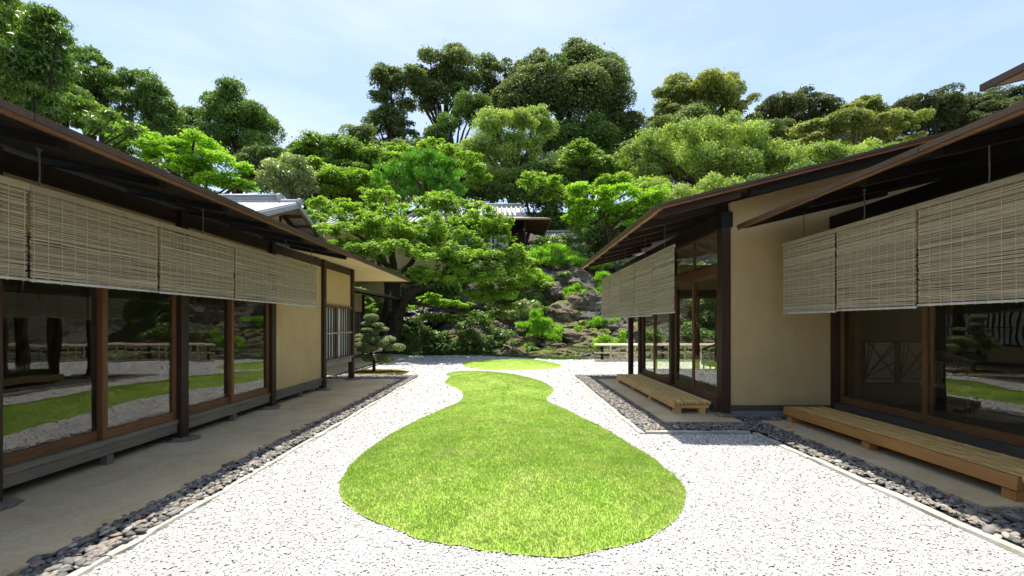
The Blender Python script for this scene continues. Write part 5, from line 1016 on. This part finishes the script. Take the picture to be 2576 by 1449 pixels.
S('yellowish moss shrub below the flat topped pine', 'yellow', 21, [(1500,836,28,12), (1470,815,14,9), (1530,840,18,10)], 93)
S('ferny growth in front of the reddish flat stone', 'fern', 18.4, [(1445,897,16,6), (1415,900,14,5)], 94)
S('leafy sprigs on the rock left of the fence', 'azalea', 20, [(1475,875,18,8), (1450,880,14,7)], 95)
P = lambda *a, **k: plant('pine_tree', a[0], 'tree', 'pineb', a[1], [(x, y, p * 1.22, q * 1.25) for x, y, p, q in a[2]], *a[3:], crown='needles', dens=1.25, **k)
P('bright young pine standing alone low on the rocks', 20.6, [(1350,800,20,18), (1335,825,34,16), (1375,828,34,18), (1355,845,50,14), (1365,812,26,16)], 80, 6, tr=.05)
P('spreading pine with bare grey boughs above the boulders', 26, [(1350,638,34,14), (1395,630,44,16), (1430,645,34,14), (1375,655,50,12)], 81, 10, tr=.12, tm='bark_pale')
P('pine with flat green pads before the crowning boulder', 24, [(1430,738,38,13), (1465,726,30,14), (1485,740,26,12), (1440,752,40,8)], 82, 8, tr=.08)
P('bushy small pine left of the crowning boulder', 24.8, [(1345,695,34,16), (1370,712,24,16), (1330,715,30,16), (1360,735,22,14)], 83, 6, tr=.07)
P('flat topped small pine above the fence end', 21.6, [(1515,808,32,9), (1500,815,26,8), (1535,806,20,8)], 84, 6, tr=.05)
P('little pine above and right of the crowning boulder', 25.2, [(1480,660,30,12), (1510,665,24,12), (1450,655,26,12)], 85, 6, tr=.06)
P('pine tips beside the farthest blind', 24.2, [(1512,700,18,18), (1508,735,14,22)], 86, 5, tr=.06)
# broad-leaved ground plants in the shade
def hosta(px, py, Y, n, s, label):
    c = at(px, py, Y); root = empty('ground_plant', (c.x, c.y, hill(c.x, c.y)), label, 'plant')
    for k in range(n):
        a = random.uniform(0, 6.28); r_ = random.uniform(.05, .35); p = c + Vector((math.cos(a) * r_ * 1.5, math.sin(a) * r_, random.uniform(-.05, .16))); m = MB(); R_ = s * random.uniform(.7, 1.2)
        nrm_ = Vector((random.gauss(0, .4), -.35 + random.gauss(0, .3), 1)).normalized(); u = nrm_.orthogonal().normalized(); w_ = nrm_.cross(u)
        m.quad(*[p + (u * math.cos(q) + w_ * math.sin(q)) * R_ * (1 if q else .7) + nrm_ * (.12 * R_ * math.cos(q * 2)) for q in [i_ * math.pi / 4 for i_ in range(8)]])
        m.tube([p - nrm_ * .004, p - Vector((math.cos(a) * .05, 0, .22))], .008, 4); m.build('leaf', 'leaf_glossy', root)
hosta(1105, 872, 19.7, 16, .12, 'round leaved plant with shiny leaves under the dark azaleas'); hosta(1215, 886, 19.5, 12, .11, 'round leaved plant at the left end of the mossy ledge'); hosta(1240, 868, 19.7, 10, .1, 'pale round leaved plant against the dark hollow'); hosta(1160, 880, 19.6, 9, .1, 'lance leaved plant between two round leaved plants')

# ------------------------------------------------------------------ clipped cloud tree with its moss bed
ct = empty('clipped_tree', (-4.2, 12.9, 0), 'cloud pruned tree with rounded foliage pads in a moss bed by the corner post', 'tree')
pads = [(725,555,78,50,0),(672,622,58,25,.1),(800,635,66,28,-.1),(842,682,72,30,.1),(680,690,62,25,-.2),(765,725,46,36,-.15),(640,765,105,34,.15),(740,800,60,42,-.2),(915,795,96,42,.1),(860,840,80,56,-.15),(600,812,75,32,-.1),(620,862,82,36,-.25),(640,915,80,46,.1),(718,905,62,42,-.3),(1015,888,86,46,-.05),(910,890,85,48,.05),(690,1010,66,52,0),(885,1018,96,58,-.1)]
def c5(x, y, Y): return at((1200 + x / 2.898) * .644, (1050 + y / 2.898) * .644, Y)
kk = .644 / 2.898 / F * 12.9; rng = np.random.default_rng(5); trunk_pts = [c5(755,1172,12.9), c5(757,1050,12.9), c5(725,960,12.9), c5(730,860,12.9), c5(742,760,12.9), c5(742,660,12.9), c5(730,580,12.9)]
MB().tube(trunk_pts, [.055, .045, .04, .034, .028, .022, .015], 9).build('trunk', 'bark', ct, smooth=True)
for px, py, rx, rz, dy_ in pads:
    c = c5(px, py, 12.9 + dy_); rx *= kk * 1.12; rz *= kk * 1.05; sub = []
    for j in range(9):
        d = unit(1, rng)[0]; sub.append((c.x + d[0] * rx * .45, c.y + d[1] * rx * .4, c.z + abs(d[2]) * rz * .25 - rz * .1, rx * .62, rx * .55, rz * .8))
    v, f = leaves(np.array(sub), int(3300 * rx * (rx + rz) / .06), .034, .42, 'any', rng, .16, .35); npmesh('foliage_pad', v, f, 'leaf_clipped', ct); NL += len(f)
    near = min(trunk_pts, key=lambda q: (q - c).length + (0.3 if q.z > c.z else 0)); MB().tube([near, near.lerp(c, .5) + Vector((0, 0, -.04)), c - Vector((0, 0, rz * .3))], [.02, .016, .008], 6).build('branch', 'bark', ct, smooth=True)
bed = smooth_poly([(-4.95, 12.15), (-4.0, 12.1), (-3.3, 12.25), (-3.12, 12.6), (-3.15, 12.95), (-3.6, 13.25), (-4.2, 13.4), (-4.9, 13.3)], 4)
MB().quad(*[(x, y, .022) for x, y in bed]).build('moss_bed', 'hill_soil', None, kind='structure')
Q = np.column_stack([R.uniform(-4.95, -3.1, 9000), R.uniform(12.1, 13.45, 9000)]); Q = Q[inpoly(Q, bed)]; cl = np.column_stack([Q, np.full(len(Q), .02), np.full((len(Q), 2), .02), np.full(len(Q), .025)])
v, f = leaves(cl, 9000, .03, .5, 'any', R, .3, .6); npmesh('moss', v, f, 'moss_tuft', None, kind='stuff', label='brown and green moss around the clipped tree', cat='moss')
# short grass along the foot of the slope
Q = []
for x in R.uniform(-6.2, 3.2, 26000):
    y = foot(x) - .12 + abs(R.normal()) * .35 + .2 * noise.noise(Vector((x * .8, 0, 0))); Q.append((x, y, max(0.0, hill(x, y))))
Q = np.array(Q); cl = np.column_stack([Q, np.full((len(Q), 2), .05), np.full(len(Q), .06)])
v, f = leaves(cl, 26000, .12, .13, 'needle', R, .4, .6); npmesh('grass', v, f, 'leaf_azalea', None, kind='stuff', label='rough grass fringe along the foot of the slope', cat='grass')
# leaf litter cover of the slope between shrubs and rocks
def cover(n, x0, x1, y0, y1, size, mat, label, thr):
    P_ = []
    for x, y in zip(R.uniform(x0, x1, n), R.uniform(y0, y1, n)):
        if y > foot(x) + .3 and noise.noise(Vector((x * .7, y * .7, 3))) > thr: P_.append((x, y, hill(x, y)))
    P_ = np.array(P_); cl = np.column_stack([P_, np.full((len(P_), 2), .14), np.full(len(P_), .16)])
    v, f = leaves(cl, len(P_) * 2, size, .5, 'any', R, .5, .7); npmesh('ground_cover', v, f, mat, None, kind='stuff', label=label, cat='ground cover')
cover(12000, -9, 13, 17.5, 30, .1, 'leaf_azalea', 'small leaved ground cover on the rock slope', -.1)
cover(7000, -7, 10, 18, 27, .07, 'moss_tuft', 'yellow moss patches on the rock slope', .15)
print('leaves', NL)
